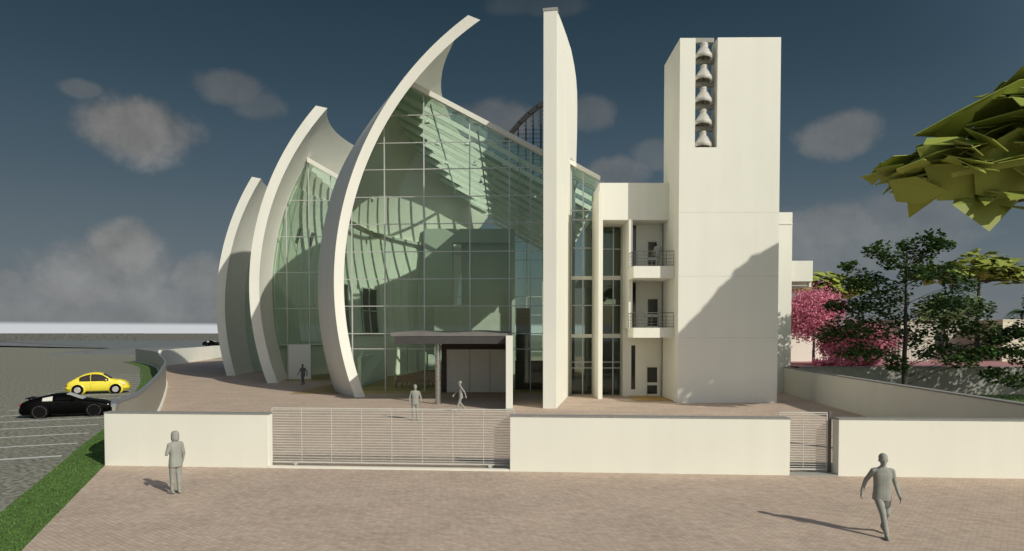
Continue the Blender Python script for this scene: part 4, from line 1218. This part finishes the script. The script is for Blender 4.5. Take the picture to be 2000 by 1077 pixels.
cl = gnd(120, 766.5); cdir = Vector((math.cos(ca), math.sin(ca)))
def place_car(cx_px, cy_px, L): g_ = gnd(cx_px, cy_px); return (g_.x - cdir.x * L / 2 + .0, g_.y - cdir.y * L / 2 + .75, .004)
car('rounded yellow hatchback with an arched roof parked behind the black car', place_car(181, 770, 4.1), ca, 4.1, beetle_top, [(0, .50), (.2, .66), (.6, .74), (1.2, .76), (2.6, .76), (3.4, .72), (3.85, .60), (4.1, .42)], .92, [(0, .5), (1, .56), (2.2, .56), (2.7, .64), (4.1, .5)], 'yellow', (.83, 3.22), .32, 'cabin', spec, cg)
sport_top = [(0, .42), (.04, .70), (.22, .86), (.45, .96), (.62, 1.03), (1.0, 1.13), (1.5, 1.22), (1.95, 1.245), (2.25, 1.19), (2.6, 1.02), (2.95, .90), (3.35, .83), (3.75, .75), (4.1, .63), (4.32, .50), (4.4, .36)]
spec = dict(hub=.86, fx=.50, fy=.14, fz=.40, zb=.17, side_windows=[(1.05, 1.50, 'palepane'), (1.56, 2.50, 'black_paint')], gap=.10, wh=.34, door_lines=[1.52, 2.66], sill=(1.25, 2.95), mirror=2.42, headlight=(3.98, .66, .60), hl=(.08, .06, .035), tail=(.06, .62, .72),
            screen=(2.10, 2.85, .52, .66), rear=(.55, 1.35, .48, .50), rim='ring', sillm='black_paint', seam='black_paint', ind='black_paint', bumpers=[(-.02, .2, .34, .5, 'black_paint'), (4.40, 4.12, .30, .44, 'black_paint')])
bc = car('low black sports car with pale windscreen parked in front of the yellow car', place_car(121, 815.5, 4.4), ca, 4.4, sport_top, [(0, .60), (.3, .76), (.9, .82), (2.0, .80), (3.2, .82), (3.9, .76), (4.25, .62), (4.4, .48)], .86, [(0, .5), (1, .56), (2.0, .56), (2.6, .66), (4.4, .5)], 'black_paint', (.95, 3.38), .33, 'palepane', spec, cg)
sp_ = MB(); sp_.bar((.42, -.62, 1.03), (.42, .62, 1.03), .26, .035); sp_.bar((.45, -.5, .93), (.45, -.5, 1.02), .1, .05); sp_.bar((.45, .5, .93), (.45, .5, 1.02), .1, .05)
sp_.build('spoiler', 'black_paint', bc)
o = dup(bc, (X(413, 150) - 1.9, 150, 1.72), 0.12, 'distant black car on the raised road behind the white garden wall', cg)
# firm ground for the distant car: the raised road reaches it
e = MB().add([(-90, 190, .9), (-119, 197, .25), (-100, 143, .2), (-74, 143, 1.7), (-40, 143, 1.72), (-40, 178, 1.72)], [(0, 1, 2, 3), (0, 3, 4, 5)])
e.add([(-74, 143, 1.7), (-40, 143, 1.72), (-40, 143, 0), (-74, 143, 0), (-100, 143, .2), (-100, 143, 0)], [(0, 1, 2, 3), (4, 0, 3, 5)])
struct(e.build('raised_road', 'road', fix=False))

# ------------------------------------------------------------------ trees
def limb(m, p0, p1, r0, r1, sag=.0, wob=.08, n=6):
    p0 = Vector(p0); p1 = Vector(p1); L = (p1 - p0).length; pts = []; rr = []
    for i in range(n + 1):
        t_ = i / n; q = p0.lerp(p1, t_); k = math.sin(PI * t_)
        q += Vector((random.uniform(-1, 1), random.uniform(-1, 1), random.uniform(-.5, .5))) * wob * L * .25 * k + Vector((0, 0, sag * k))
        pts.append(q); rr.append(lerp(r0, r1, t_))
    m.tube(pts, rr, 7); return pts
LEAF = [(0, 0), (.28, .30), (.22, .45), (.50, .52), (.34, .68), (.30, .86), (0, 1.05), (-.30, .86), (-.34, .68), (-.50, .52), (-.22, .45), (-.28, .30)]
def leaf(m, p, size, up=.7):
    nrm = Vector((random.uniform(-1, 1), random.uniform(-1, 1), up + random.uniform(0, .8))).normalized()
    a = nrm.orthogonal().normalized(); a = Matrix.Rotation(random.uniform(0, 2 * PI), 3, nrm) @ a; b = nrm.cross(a)
    m.add([p + a * (u * size) + b * ((v - .5) * size) + nrm * (-.25 * size * u * u) for u, v in LEAF], [tuple(range(12))])
def petal(m, p, size):
    nrm = Vector((random.uniform(-1, 1), random.uniform(-1, 1), random.uniform(-.4, 1))).normalized()
    a = nrm.orthogonal().normalized(); a = Matrix.Rotation(random.uniform(0, 2 * PI), 3, nrm) @ a; b = nrm.cross(a)
    m.add([p - a * size * .5, p + b * size * .45, p + a * size * .55, p - b * size * .45], [(0, 1, 2, 3)])

def maple(label, loc, clumps, trunk_h, group, tr=.17, seed=1, size=.24, per=235):
    random.seed(seed)
    t = thing('leafy_tree', label, 'tree', loc, 0, group)
    w = MB(); limb(w, (0, 0, -.1), (0.03, 0, trunk_h), tr, .05, 0, .02, 9); lv = MB()
    for (cx, cy, cz, rx, ry, rz) in clumps:
        zb = max(1.0, min(trunk_h * .92, cz - .35 * math.hypot(cx, cy) - .1))
        ppts = limb(w, (0.02, 0, zb), (cx, cy, cz), .032, .008, .1)
        for _ in range(3):
            e_ = Vector((cx + random.uniform(-1, 1) * rx * .8, cy + random.uniform(-1, 1) * ry * .8, cz + random.uniform(-.7, .7) * rz)); limb(w, ppts[4], e_, .010, .004, .02, .1, 3)
        for _ in range(int(per * rx * 1.1)):
            r_ = random.random() ** .45; th = random.uniform(0, 2 * PI); ph = random.uniform(-1, 1)
            s_ = math.sqrt(1 - ph * ph)
            q = Vector((cx + rx * r_ * s_ * math.cos(th), cy + ry * r_ * s_ * math.sin(th), cz + rz * r_ * ph))
            q.z += .25 * noise.noise(q * 1.4)
            leaf(lv, q, size * random.uniform(.65, 1.25))
    w.build('trunk', 'bark', t, smooth=True); lv.build('crown', 'maple', t, fix=False)
    return t
TYY = 44.0; tx = X(1768, TYY)
def cl(px, py, wpx, hpx, dy): # clump from picture position at the tree's depth
    q = at(px, py, TYY); s = TYY / F
    return (q.x - tx, dy, q.z, wpx * s / 2, wpx * s / 2.2, max(.12, hpx * s / 2.1))
C1 = [cl(1718, 490, 60, 40, .3), cl(1735, 515, 60, 40, -.6), cl(1775, 482, 46, 40, .2), cl(1812, 470, 60, 40, -.2), cl(1815, 500, 60, 40, .8), cl(1845, 480, 60, 30, .5),
      cl(1700, 545, 90, 40, .8), cl(1668, 560, 60, 34, -.5), cl(1735, 575, 110, 60, .5), cl(1770, 540, 70, 50, -1.0), cl(1840, 530, 110, 40, 1.0), cl(1880, 555, 70, 40, .2),
      cl(1690, 600, 110, 40, .6), cl(1650, 640, 90, 50, -.4), cl(1625, 655, 60, 40, .5), cl(1700, 650, 130, 60, .9), cl(1680, 690, 120, 36, -.8), cl(1745, 712, 50, 40, -.4),
      cl(1770, 620, 90, 80, 1.3), cl(1820, 600, 90, 50, -.8), cl(1870, 590, 90, 50, .8), cl(1920, 605, 60, 40, .3), cl(1850, 640, 120, 60, .5), cl(1890, 640, 80, 44, -.8),
      cl(1840, 690, 90, 40, .6), cl(1900, 690, 100, 40, .2), cl(1930, 660, 70, 36, -.6), cl(1860, 705, 70, 30, -.9), cl(1795, 660, 60, 40, .9), cl(1955, 690, 60, 30, .4), cl(1640, 600, 50, 30, .6), cl(1660, 520, 40, 26, .2)]
maple('dark green broad leaved tree with a slim trunk behind the side wall', (tx, TYY, .05), C1, at(1770, 500, TYY).z, 'broad leaved trees behind the side wall', .19, 3)
def cl2(px, py, wpx, hpx, dy):
    q = at(px, py, 43.0); s = 43.0 / F
    return (q.x - 36.0, dy, q.z, wpx * s / 2, wpx * s / 2.2, max(.12, hpx * s / 2))
C2 = [cl2(1985, 650, 60, 34, .2), cl2(1990, 690, 80, 40, -.4), cl2(1950, 735, 60, 34, .4), cl2(1985, 745, 70, 34, -.3), cl2(1960, 665, 40, 22, .3), cl2(1925, 690, 50, 22, -.2), cl2(2040, 640, 110, 60, .4), cl2(2080, 590, 130, 70, .3),
      cl2(2120, 690, 130, 70, -.5), cl2(2060, 550, 90, 60, .3), cl2(2150, 620, 130, 70, .3), cl2(2050, 700, 120, 60, .8), cl2(2110, 540, 120, 60, -.6), cl2(2200, 680, 120, 60, .2), cl2(2090, 640, 140, 70, -1.2), cl2(2180, 570, 120, 60, .6), cl2(2260, 630, 120, 60, 0), cl2(2030, 600, 100, 50, -1.0)]
maple('broad leaved tree whose lower branches enter at the right edge', (36.0, 43.0, .05), C2, 8.2, 'broad leaved trees behind the side wall', .18, 5)

def blossom(label, c, r, trunk_z, seed, n=9000, group='pink blossom trees'):
    random.seed(seed)
    t = thing('blossom_tree', label, 'tree', (c[0], c[1], trunk_z), 0, group)
    w = MB(); limb(w, (0, 0, -.1), (0, 0, c[2] - trunk_z - r[2] * .3), .13, .07, 0, .03); lv = MB()
    cents = []
    for i in range(34):
        th = random.uniform(0, 2 * PI); ph = random.uniform(-.8, 1); s_ = math.sqrt(max(0, 1 - ph * ph)); k = random.uniform(.55, .95)
        q = Vector((r[0] * k * s_ * math.cos(th), r[1] * k * s_ * math.sin(th), c[2] - trunk_z + r[2] * k * ph)); cents.append(q)
        limb(w, (0, 0, c[2] - trunk_z - r[2] * .5), q, .045, .008, .05, .1, 4)
    for _ in range(n):
        q = random.choice(cents); d = Vector((random.gauss(0, 1), random.gauss(0, 1), random.gauss(0, .8))) * .34 * min(r)
        petal(lv, q + d, random.uniform(.10, .20))
    w.build('trunk', 'bark', t, smooth=True); lv.build('crown', 'blossom', t, fix=False); return t
q = at(1590, 622, 54); blossom('taller pink blossom tree beside the rear wing', (q.x, 54, q.z), (2.6, 2.0, 1.75), 2.02, 11, 13000)
q = at(1672, 672, 51); blossom('lower spreading pink blossom tree partly behind the dark green tree', (q.x, 51, q.z), (3.3, 1.8, 1.25), 2.02, 12, 11000)
q = at(1655, 708, 49.6); blossom('pink blossom shrub at the foot of the terrace wall', (q.x, 49.6, q.z - .1), (2.6, .9, .55), 2.02, 13, 3600)

def shard_pine(label, loc, cz, rx, ry, rz, n, smin, smax, seed, group, trunk_r=.3, tilt=.45, pts=None, cbias=(0, 0), extra=()):
    """umbrella pine drawn as large angular foliage sheets: pts gives extra crown lobes (dx, dy, dz, rx, ry, rz)"""
    random.seed(seed)
    t = thing('umbrella_pine', label, 'tree', loc, 0, group)
    w = MB(); limb(w, (0, 0, -.1), (cbias[0] * .2, cbias[1] * .2, cz - rz * .5), trunk_r, trunk_r * .5, 0, .03, 8)
    lv = MB(); lobes = pts or [(0, 0, 0, rx, ry, rz)]
    tot = sum(l[3] * l[4] for l in lobes)
    for (dx_, dy_, dz_, ax, ay_, az) in lobes:
        limb(w, (cbias[0] * .2, cbias[1] * .2, cz - rz * .5), (dx_, dy_, cz + dz_ - az * .2), trunk_r * .4, .03, 0, .06)
        for _ in range(max(30 if ax < .6 else 6, int(n * ax * ay_ / tot))):
            th = random.uniform(0, 2 * PI); rr = math.sqrt(random.random())
            x = ax * rr * math.cos(th); y = ay_ * rr * math.sin(th)
            zc_ = math.sqrt(max(0, 1 - rr * rr)); z = az * random.uniform(-.55, 1.0) * zc_
            c = Vector((dx_ + x, dy_ + y, cz + dz_ + z)); S_ = min(random.uniform(smin, smax) * (1 - .45 * rr), ax * .75)
            nrm = Vector((x / ax * tilt * 1.6 * (tilt > .6 or .62) + random.gauss(0, .25), y / ay_ * tilt * 1.6 * (tilt > .6 or .62) + random.gauss(0, .25), (1 if tilt < .6 else max(-.6, min(1, z / az + .15))))).normalized()
            a = nrm.orthogonal().normalized(); a = Matrix.Rotation(random.uniform(0, 2 * PI), 3, nrm) @ a; b = nrm.cross(a)
            k = random.choice((3, 4, 4, 5)); ps = []
            for i in range(k):
                an = 2 * PI * i / k + random.uniform(-.35, .35); ra = S_ * random.uniform(.5, 1.0); ps.append(c + a * ra * math.cos(an) + b * ra * math.sin(an) * .75 + nrm * random.uniform(-.12, .12) * S_)
            th_ = nrm * .012
            m_ = len(ps); vs = [p_ + th_ for p_ in ps] + [p_ - th_ for p_ in ps]
            fs = [(0, i, i + 1) for i in range(1, m_ - 1)] + [(m_, m_ + i + 1, m_ + i) for i in range(1, m_ - 1)]
            fs += [(i, i + m_, (i + 1) % m_ + m_, (i + 1) % m_) for i in range(m_)]
            lv.add(vs, fs)
    for ps in extra:
        th_ = Vector((0, .008, .01)); m_ = len(ps); vs = [p_ + th_ for p_ in ps] + [p_ - th_ for p_ in ps]
        lv.add(vs, [(0, i, i + 1) for i in range(1, m_ - 1)] + [(m_, m_ + i + 1, m_ + i) for i in range(1, m_ - 1)] + [(i, i + m_, (i + 1) % m_ + m_, (i + 1) % m_) for i in range(m_)])
    w.build('trunk', 'bark', t, smooth=True); lv.build('crown', 'pine', t, fix=False); return t
pgp = 'yellow green umbrella pines'
def lobe(px, py, Y, cx_, cy_, cz_, rx, ry, rz):
    q = at(px, py, Y); return (q.x - cx_, Y - cy_, q.z - cz_, rx, ry, rz)
# near pine whose crown enters at the upper right
near = (19.0, 19.0)
NB = (near[0], near[1], 10)
NL = [lobe(1790, 338, 18.8, *NB, 1.0, 1.2, .55), lobe(1830, 318, 18.6, *NB, 1.35, 1.5, .85), lobe(1880, 345, 19, *NB, 1.5, 1.6, .8), lobe(1915, 295, 18.8, *NB, 1.5, 1.7, 1.15), lobe(1960, 320, 19.2, *NB, 1.7, 2.0, 1.3),
      lobe(1935, 395, 18.4, *NB, .8, .9, .45), lobe(2010, 265, 18.8, *NB, 1.9, 2.2, 1.6), lobe(2080, 280, 19, *NB, 2.2, 2.8, 2.1), lobe(2180, 280, 19, *NB, 2.6, 3.0, 2.0), lobe(2320, 300, 19, *NB, 2.4, 2.8, 1.6)]
EX = []
for pts_ in ([(1783, 266, 18.6), (1880, 213, 18.2), (1992, 156, 18.0), (2080, 150, 18.4), (2050, 205, 19.6), (1930, 238, 19.8), (1840, 268, 19.6)],
             [(1860, 400, 18.2), (1932, 452, 18.0), (1995, 385, 18.4), (2030, 330, 19.2), (1940, 340, 19.6), (1880, 360, 19.2)],
             [(1706, 330, 18.6), (1745, 305, 18.2), (1830, 300, 18.6), (1820, 352, 19.4), (1750, 356, 19.2)],
             [(1735, 352, 18.4), (1790, 345, 18.0), (1850, 372, 18.2), (1800, 398, 18.6), (1750, 394, 18.8)],
             [(1856, 338, 17.4), (1998, 302, 17.2), (2060, 300, 17.6), (2060, 312, 17.7), (1860, 346, 17.5)],
             [(1900, 300, 17.5), (1990, 250, 17.3), (2060, 260, 17.8), (2050, 370, 18.6), (1960, 392, 18.4), (1905, 380, 18.2)],
             [(1790, 290, 17.9), (1880, 268, 17.6), (1930, 300, 17.7), (1900, 390, 18.4), (1830, 392, 18.5)]):
    EX.append([at(*q_) - Vector((near[0], near[1], 0)) for q_ in pts_])
shard_pine('large near umbrella pine whose crown hangs in from the upper right corner', (near[0], near[1], 0), 10, 4, 4, 2, 330, .9, 2.0, 21, pgp, .34, tilt=.40, pts=NL, extra=EX)
# tall pine outside the frame; its shadow falls on the tower
def back(px, py, Yt, Yc):   # point of the shadow on the plane Y = Yt traced back towards the sun
    q = at(px, py, Yt); s = (Yt - Yc) / SUN.y if False else (Yt - Yc) / .593
    return Vector((q.x + .593 * s, Yc, q.z + .545 * s))
YC = 28.0
sil = [back(1335, 650, TY, YC), back(1375, 612, TY, YC), back(1418, 560, TY, YC), back(1455, 515, TY, YC), back(1500, 508, TY, YC), back(1550, 506, TY, YC), back(1600, 506, TY, YC)]
tc = (31.5, 28.0); BL = []
for p_, r_ in zip(sil, (.8, 1.3, 1.6, 1.6, 1.6, 1.8, 1.8)): BL.append((p_.x - tc[0] + r_ * .55, random.uniform(-.5, .5), p_.z - 17 - r_ * .75, r_, r_ * 1.2, r_ * .8))
for i in range(26):
    u = i / 25 * 1.0; px_, py_ = (lerp(1322, 1468, u / .62), lerp(650, 494, u / .62)) if u < .62 else (lerp(1468, 1640, (u - .62) / .38), 494)
    p_ = back(px_, py_, TY, YC); BL.append((p_.x - tc[0] + .42, random.uniform(-.3, .3), p_.z - 17 - .52, .55, .9, .42))
for (x, z, r_) in ((26.6, 16.6, 2.2), (29.4, 17.6, 2.6), (32, 18.6, 2.6), (35, 19.0, 2.8), (38, 18.6, 3.0), (30, 15.0, 3.0), (33, 16.5, 3.4), (36.5, 16.2, 3.4), (40, 17.0, 3.0), (27.6, 14.2, 2.2), (25.6, 15.6, 1.6)):
    BL.append((x - tc[0], random.uniform(-1, 1), z - 17, r_, r_, r_ * .7))
shard_pine('tall umbrella pine standing right of the gate, its shade on the tower', (tc[0], tc[1], 0), 17, 6, 5, 3, 2900, .7, 1.35, 22, pgp, .45, pts=BL)
# distant pines
q = at(1612, 560, 62)
shard_pine('distant umbrella pine behind the pink blossom tree', (q.x, 62, 2.0), q.z - 2, 3.9, 3.4, 1.25, 260, .7, 1.5, 23, pgp, .2, tilt=.5, pts=[(-1.3, 0, -.2, 2.5, 2.2, 1.5), (1.4, .3, -.4, 2.4, 2.2, 1.3), (0, .5, .4, 2.2, 1.8, 1.1)])
q = at(1890, 535, 60)
shard_pine('wide distant umbrella pine behind the dark green tree', (q.x + 1, 60, 2.0), q.z - 2, 5, 4, 1.4, 380, .7, 1.6, 24, pgp, .24, tilt=.5, pts=[(-3.2, 0, -.2, 2.4, 2.2, 1.2), (0, 0, .4, 2.8, 2.6, 1.7), (2.8, .2, -.1, 2.5, 2.2, 1.5), (4.4, 0, -.3, 1.4, 1.4, .8)])
# pale bush tree and palm
random.seed(31)
q = at(1845, 607, 57)
t = thing('pale_tree', 'pale green small leaved tree behind the dark green tree', 'tree', (q.x, 57, 2.02))
w = MB(); limb(w, (0, 0, -.1), (0, 0, q.z - 2.5), .12, .06); lv = MB()
for i in range(22):
    c = Vector((random.uniform(-2.4, 2.4), random.uniform(-1.4, 1.4), q.z - 2 + random.uniform(-.8, .9))); limb(w, (0, 0, q.z - 3.2), c, .03, .006)
    for _ in range(170):
        petal(lv, c + Vector((random.gauss(0, .38), random.gauss(0, .38), random.gauss(0, .3))), random.uniform(.10, .2))
w.build('trunk', 'bark', t, smooth=True); lv.build('crown', 'pale_leaf', t, fix=False)
q = at(1996, 606, 66)
t = thing('palm_tree', 'small feathery palm above the cream house at the right edge', 'tree', (q.x, 66, 2.0))
w = MB(); limb(w, (0, 0, -.1), (0, 0, q.z - 2.2), .16, .12, 0, .02); w.build('trunk', 'bark', t, smooth=True); lv = MB()
for i in range(26):
    a = random.uniform(0, 2 * PI); L_ = random.uniform(1.2, 2.0); el = random.uniform(-.2, .9)
    for k in range(16):
        u = k / 16; c = Vector((math.cos(a) * L_ * u, math.sin(a) * L_ * u, q.z - 2.2 + L_ * (el * u - .9 * u * u)))
        for s in (-1, 1):
            sd = Vector((-math.sin(a), math.cos(a), -.5)) * s * (.34 * (1 - .6 * u)) + Vector((math.cos(a), math.sin(a), 0)) * .14
            e_ = Vector((math.cos(a), math.sin(a), 0)) * .04; lv.add([c - e_, c + e_, c + sd], [(0, 1, 2)])
lv.build('crown', 'palm', t, fix=False)
# ------------------------------------------------------------------ light and sky
EL, = (R(33.0),)
SUN = Vector((math.cos(EL) * .7071, -math.cos(EL) * .7071, math.sin(EL)))
sd_ = bpy.data.lights.new('sun', 'SUN'); sd_.energy = 3.2; sd_.angle = R(.5); sd_.color = (1.0, .965, .855)
so = bpy.data.objects.new('sun', sd_); COL.objects.link(so)
so.rotation_euler = SUN.to_track_quat('Z', 'Y').to_euler(); so.location = (60, -60, 60)

wd = bpy.data.worlds.new('World'); sc.world = wd; wd.use_nodes = True
nt = wd.node_tree; bg = nt.nodes['Background']; bg.inputs['Strength'].default_value = .10
sk = N(nt, 'ShaderNodeTexSky', sky_type='NISHITA'); sk.sun_disc = False; sk.sun_elevation = EL; sk.sun_rotation = R(135)
sk.air_density = 1.0; sk.dust_density = 1.2; sk.ozone_density = 1.5
tc_ = N(nt, 'ShaderNodeTexCoord')
sep = N(nt, 'ShaderNodeSeparateXYZ'); nt.links.new(tc_.outputs['Generated'], sep.inputs[0])
def ramp(inp, stops, interp='LINEAR'):
    r = N(nt, 'ShaderNodeValToRGB'); cr = r.color_ramp; cr.interpolation = interp
    while len(cr.elements) < len(stops): cr.elements.new(.5)
    for e_, (p_, c_) in zip(cr.elements, stops): e_.position = p_; e_.color = tuple(c_) + (1,)
    nt.links.new(inp, r.inputs['Fac']); return r
# deep polarised sky opposite the sun: gradient by elevation, the Nishita sky keeps the sun's side bright
nz_up = N(nt, 'ShaderNodeVectorMath', operation='ADD'); nt.links.new(tc_.outputs['Generated'], nz_up.inputs[0]); nz_up.inputs[1].default_value = (.012, 0, .03)
grad = ramp(sep.outputs['Z'], [(0.0, (1.75, 1.86, 1.95)), (.10, (1.25, 1.58, 1.80)), (.22, (.66, 1.04, 1.36)), (.34, (.34, .64, .92)), (.46, (.18, .40, .62)), (.7, (.12, .28, .50)), (1.0, (.5, .8, 1.3))])
dt_ = N(nt, 'ShaderNodeVectorMath', operation='DOT_PRODUCT'); nt.links.new(tc_.outputs['Generated'], dt_.inputs[0]); dt_.inputs[1].default_value = SUN
mrs = N(nt, 'ShaderNodeMapRange', interpolation_type='SMOOTHSTEP'); mrs.inputs['From Min'].default_value = -.05; mrs.inputs['From Max'].default_value = .55
nt.links.new(dt_.outputs['Value'], mrs.inputs['Value'])
mxs = N(nt, 'ShaderNodeMix', data_type='RGBA'); nt.links.new(mrs.outputs['Result'], mxs.inputs['Factor'])
skw = N(nt, 'ShaderNodeVectorMath', operation='MULTIPLY'); nt.links.new(sk.outputs['Color'], skw.inputs[0]); skw.inputs[1].default_value = (1.0, .95, .86)
nt.links.new(grad.outputs['Color'], mxs.inputs['A']); nt.links.new(skw.outputs['Vector'], mxs.inputs['B'])
# clouds
nzd = N(nt, 'ShaderNodeTexNoise'); nzd.inputs['Scale'].default_value = 11; nzd.inputs['Detail'].default_value = 9; nzd.inputs['Roughness'].default_value = .6
nt.links.new(tc_.outputs['Generated'], nzd.inputs['Vector'])
def M2(op, a, b=None, c=None, clamp=False):
    n = N(nt, 'ShaderNodeMath', operation=op); n.use_clamp = clamp
    for i, v in enumerate((a, b, c)):
        if v is None: continue
        if hasattr(v, 'links') or hasattr(v, 'is_output'): nt.links.new(v, n.inputs[i])
        else: n.inputs[i].default_value = v
    return n.outputs[0]
total = None
clouds = [(225, 530, 150, 85, .7), (255, 470, 60, 45, .7), (60, 600, 140, 42, .5), (400, 560, 90, 60, .6), (250, 605, 280, 40, .6), (1680, 470, 240, 70, .4), (268, 255, 125, 68, .9), (160, 175, 45, 22, .35), (455, 172, 70, 38, .40), (500, 205, 55, 32, .30), (240, 490, 90, 62, .85), (160, 560, 95, 55, .75), (395, 545, 85, 55, .7), (300, 595, 190, 50, .6), (0, 560, 50, 45, .5),
          (1640, 265, 85, 48, .55), (965, 240, 85, 42, .45), (1190, 345, 70, 34, .5), (1150, 220, 55, 40, .35), (1300, 300, 60, 30, .3), (1620, 440, 130, 55, .5), (1780, 420, 150, 70, .35), (1050, 10, 110, 22, .2), (1700, 500, 200, 50, .35)]
for (px, py_, rx_, ry_, op) in clouds:
    c = ray(px, py_).normalized(); ctr = ray(px + rx_, py_).normalized(); rr = (ctr - c).length; asp = rx_ / ry_
    sb = N(nt, 'ShaderNodeVectorMath', operation='SUBTRACT'); nt.links.new(tc_.outputs['Generated'], sb.inputs[0]); sb.inputs[1].default_value = c
    ml = N(nt, 'ShaderNodeVectorMath', operation='MULTIPLY'); nt.links.new(sb.outputs[0], ml.inputs[0]); ml.inputs[1].default_value = (1 / rr, 1 / rr, asp / rr)
    le = N(nt, 'ShaderNodeVectorMath', operation='LENGTH'); nt.links.new(ml.outputs[0], le.inputs[0])
    d_ = M2('MULTIPLY_ADD', nzd.outputs['Fac'], -1.5, .75)
    d2_ = M2('ADD', le.outputs['Value'], d_)
    mr_ = N(nt, 'ShaderNodeMapRange', interpolation_type='SMOOTHSTEP'); mr_.inputs['From Min'].default_value = 1.15; mr_.inputs['From Max'].default_value = .62
    mr_.inputs['To Min'].default_value = 0; mr_.inputs['To Max'].default_value = op
    nt.links.new(d2_, mr_.inputs['Value'])
    total = mr_.outputs['Result'] if total is None else M2('MAXIMUM', total, mr_.outputs['Result'])
ccol = ramp(sep.outputs['Z'], [(0.0, (2.1, 2.15, 2.18)), (.12, (2.35, 2.36, 2.32)), (.2, (1.95, 1.95, 1.92)), (.3, (1.7, 1.66, 1.60)), (.5, (.9, .88, .88))])
nzu = N(nt, 'ShaderNodeTexNoise'); nzu.inputs['Scale'].default_value = 11; nzu.inputs['Detail'].default_value = 9; nzu.inputs['Roughness'].default_value = .6
nt.links.new(nz_up.outputs[0], nzu.inputs['Vector'])
lit_ = M2('MULTIPLY_ADD', M2('SUBTRACT', nzd.outputs['Fac'], nzu.outputs['Fac']), 1.3, 1.05)
cvs = N(nt, 'ShaderNodeVectorMath', operation='SCALE'); nt.links.new(ccol.outputs['Color'], cvs.inputs[0]); nt.links.new(lit_, cvs.inputs['Scale'])
mxc = N(nt, 'ShaderNodeMix', data_type='RGBA'); nt.links.new(total, mxc.inputs['Factor']); nt.links.new(mxs.outputs['Result'], mxc.inputs['A']); nt.links.new(cvs.outputs['Vector'], mxc.inputs['B'])
# pale horizon band
hb = N(nt, 'ShaderNodeMapRange', interpolation_type='SMOOTHSTEP'); hb.inputs['From Min'].default_value = .0165; hb.inputs['From Max'].default_value = .0105
nt.links.new(sep.outputs['Z'], hb.inputs['Value'])
mxh = N(nt, 'ShaderNodeMix', data_type='RGBA'); nt.links.new(hb.outputs['Result'], mxh.inputs['Factor']); nt.links.new(mxc.outputs['Result'], mxh.inputs['A']); mxh.inputs['B'].default_value = (5.9, 6.1, 6.25, 1)
nt.links.new(mxh.outputs['Result'], bg.inputs['Color'])

sc.render.engine = 'CYCLES'
sc.view_settings.view_transform = 'Standard'; sc.view_settings.look = 'None'; sc.view_settings.gamma = 1; sc.view_settings.exposure = 0.0
sc.cycles.transparent_max_bounces = 32; sc.cycles.max_bounces = 8
sc.cycles.use_denoising = True
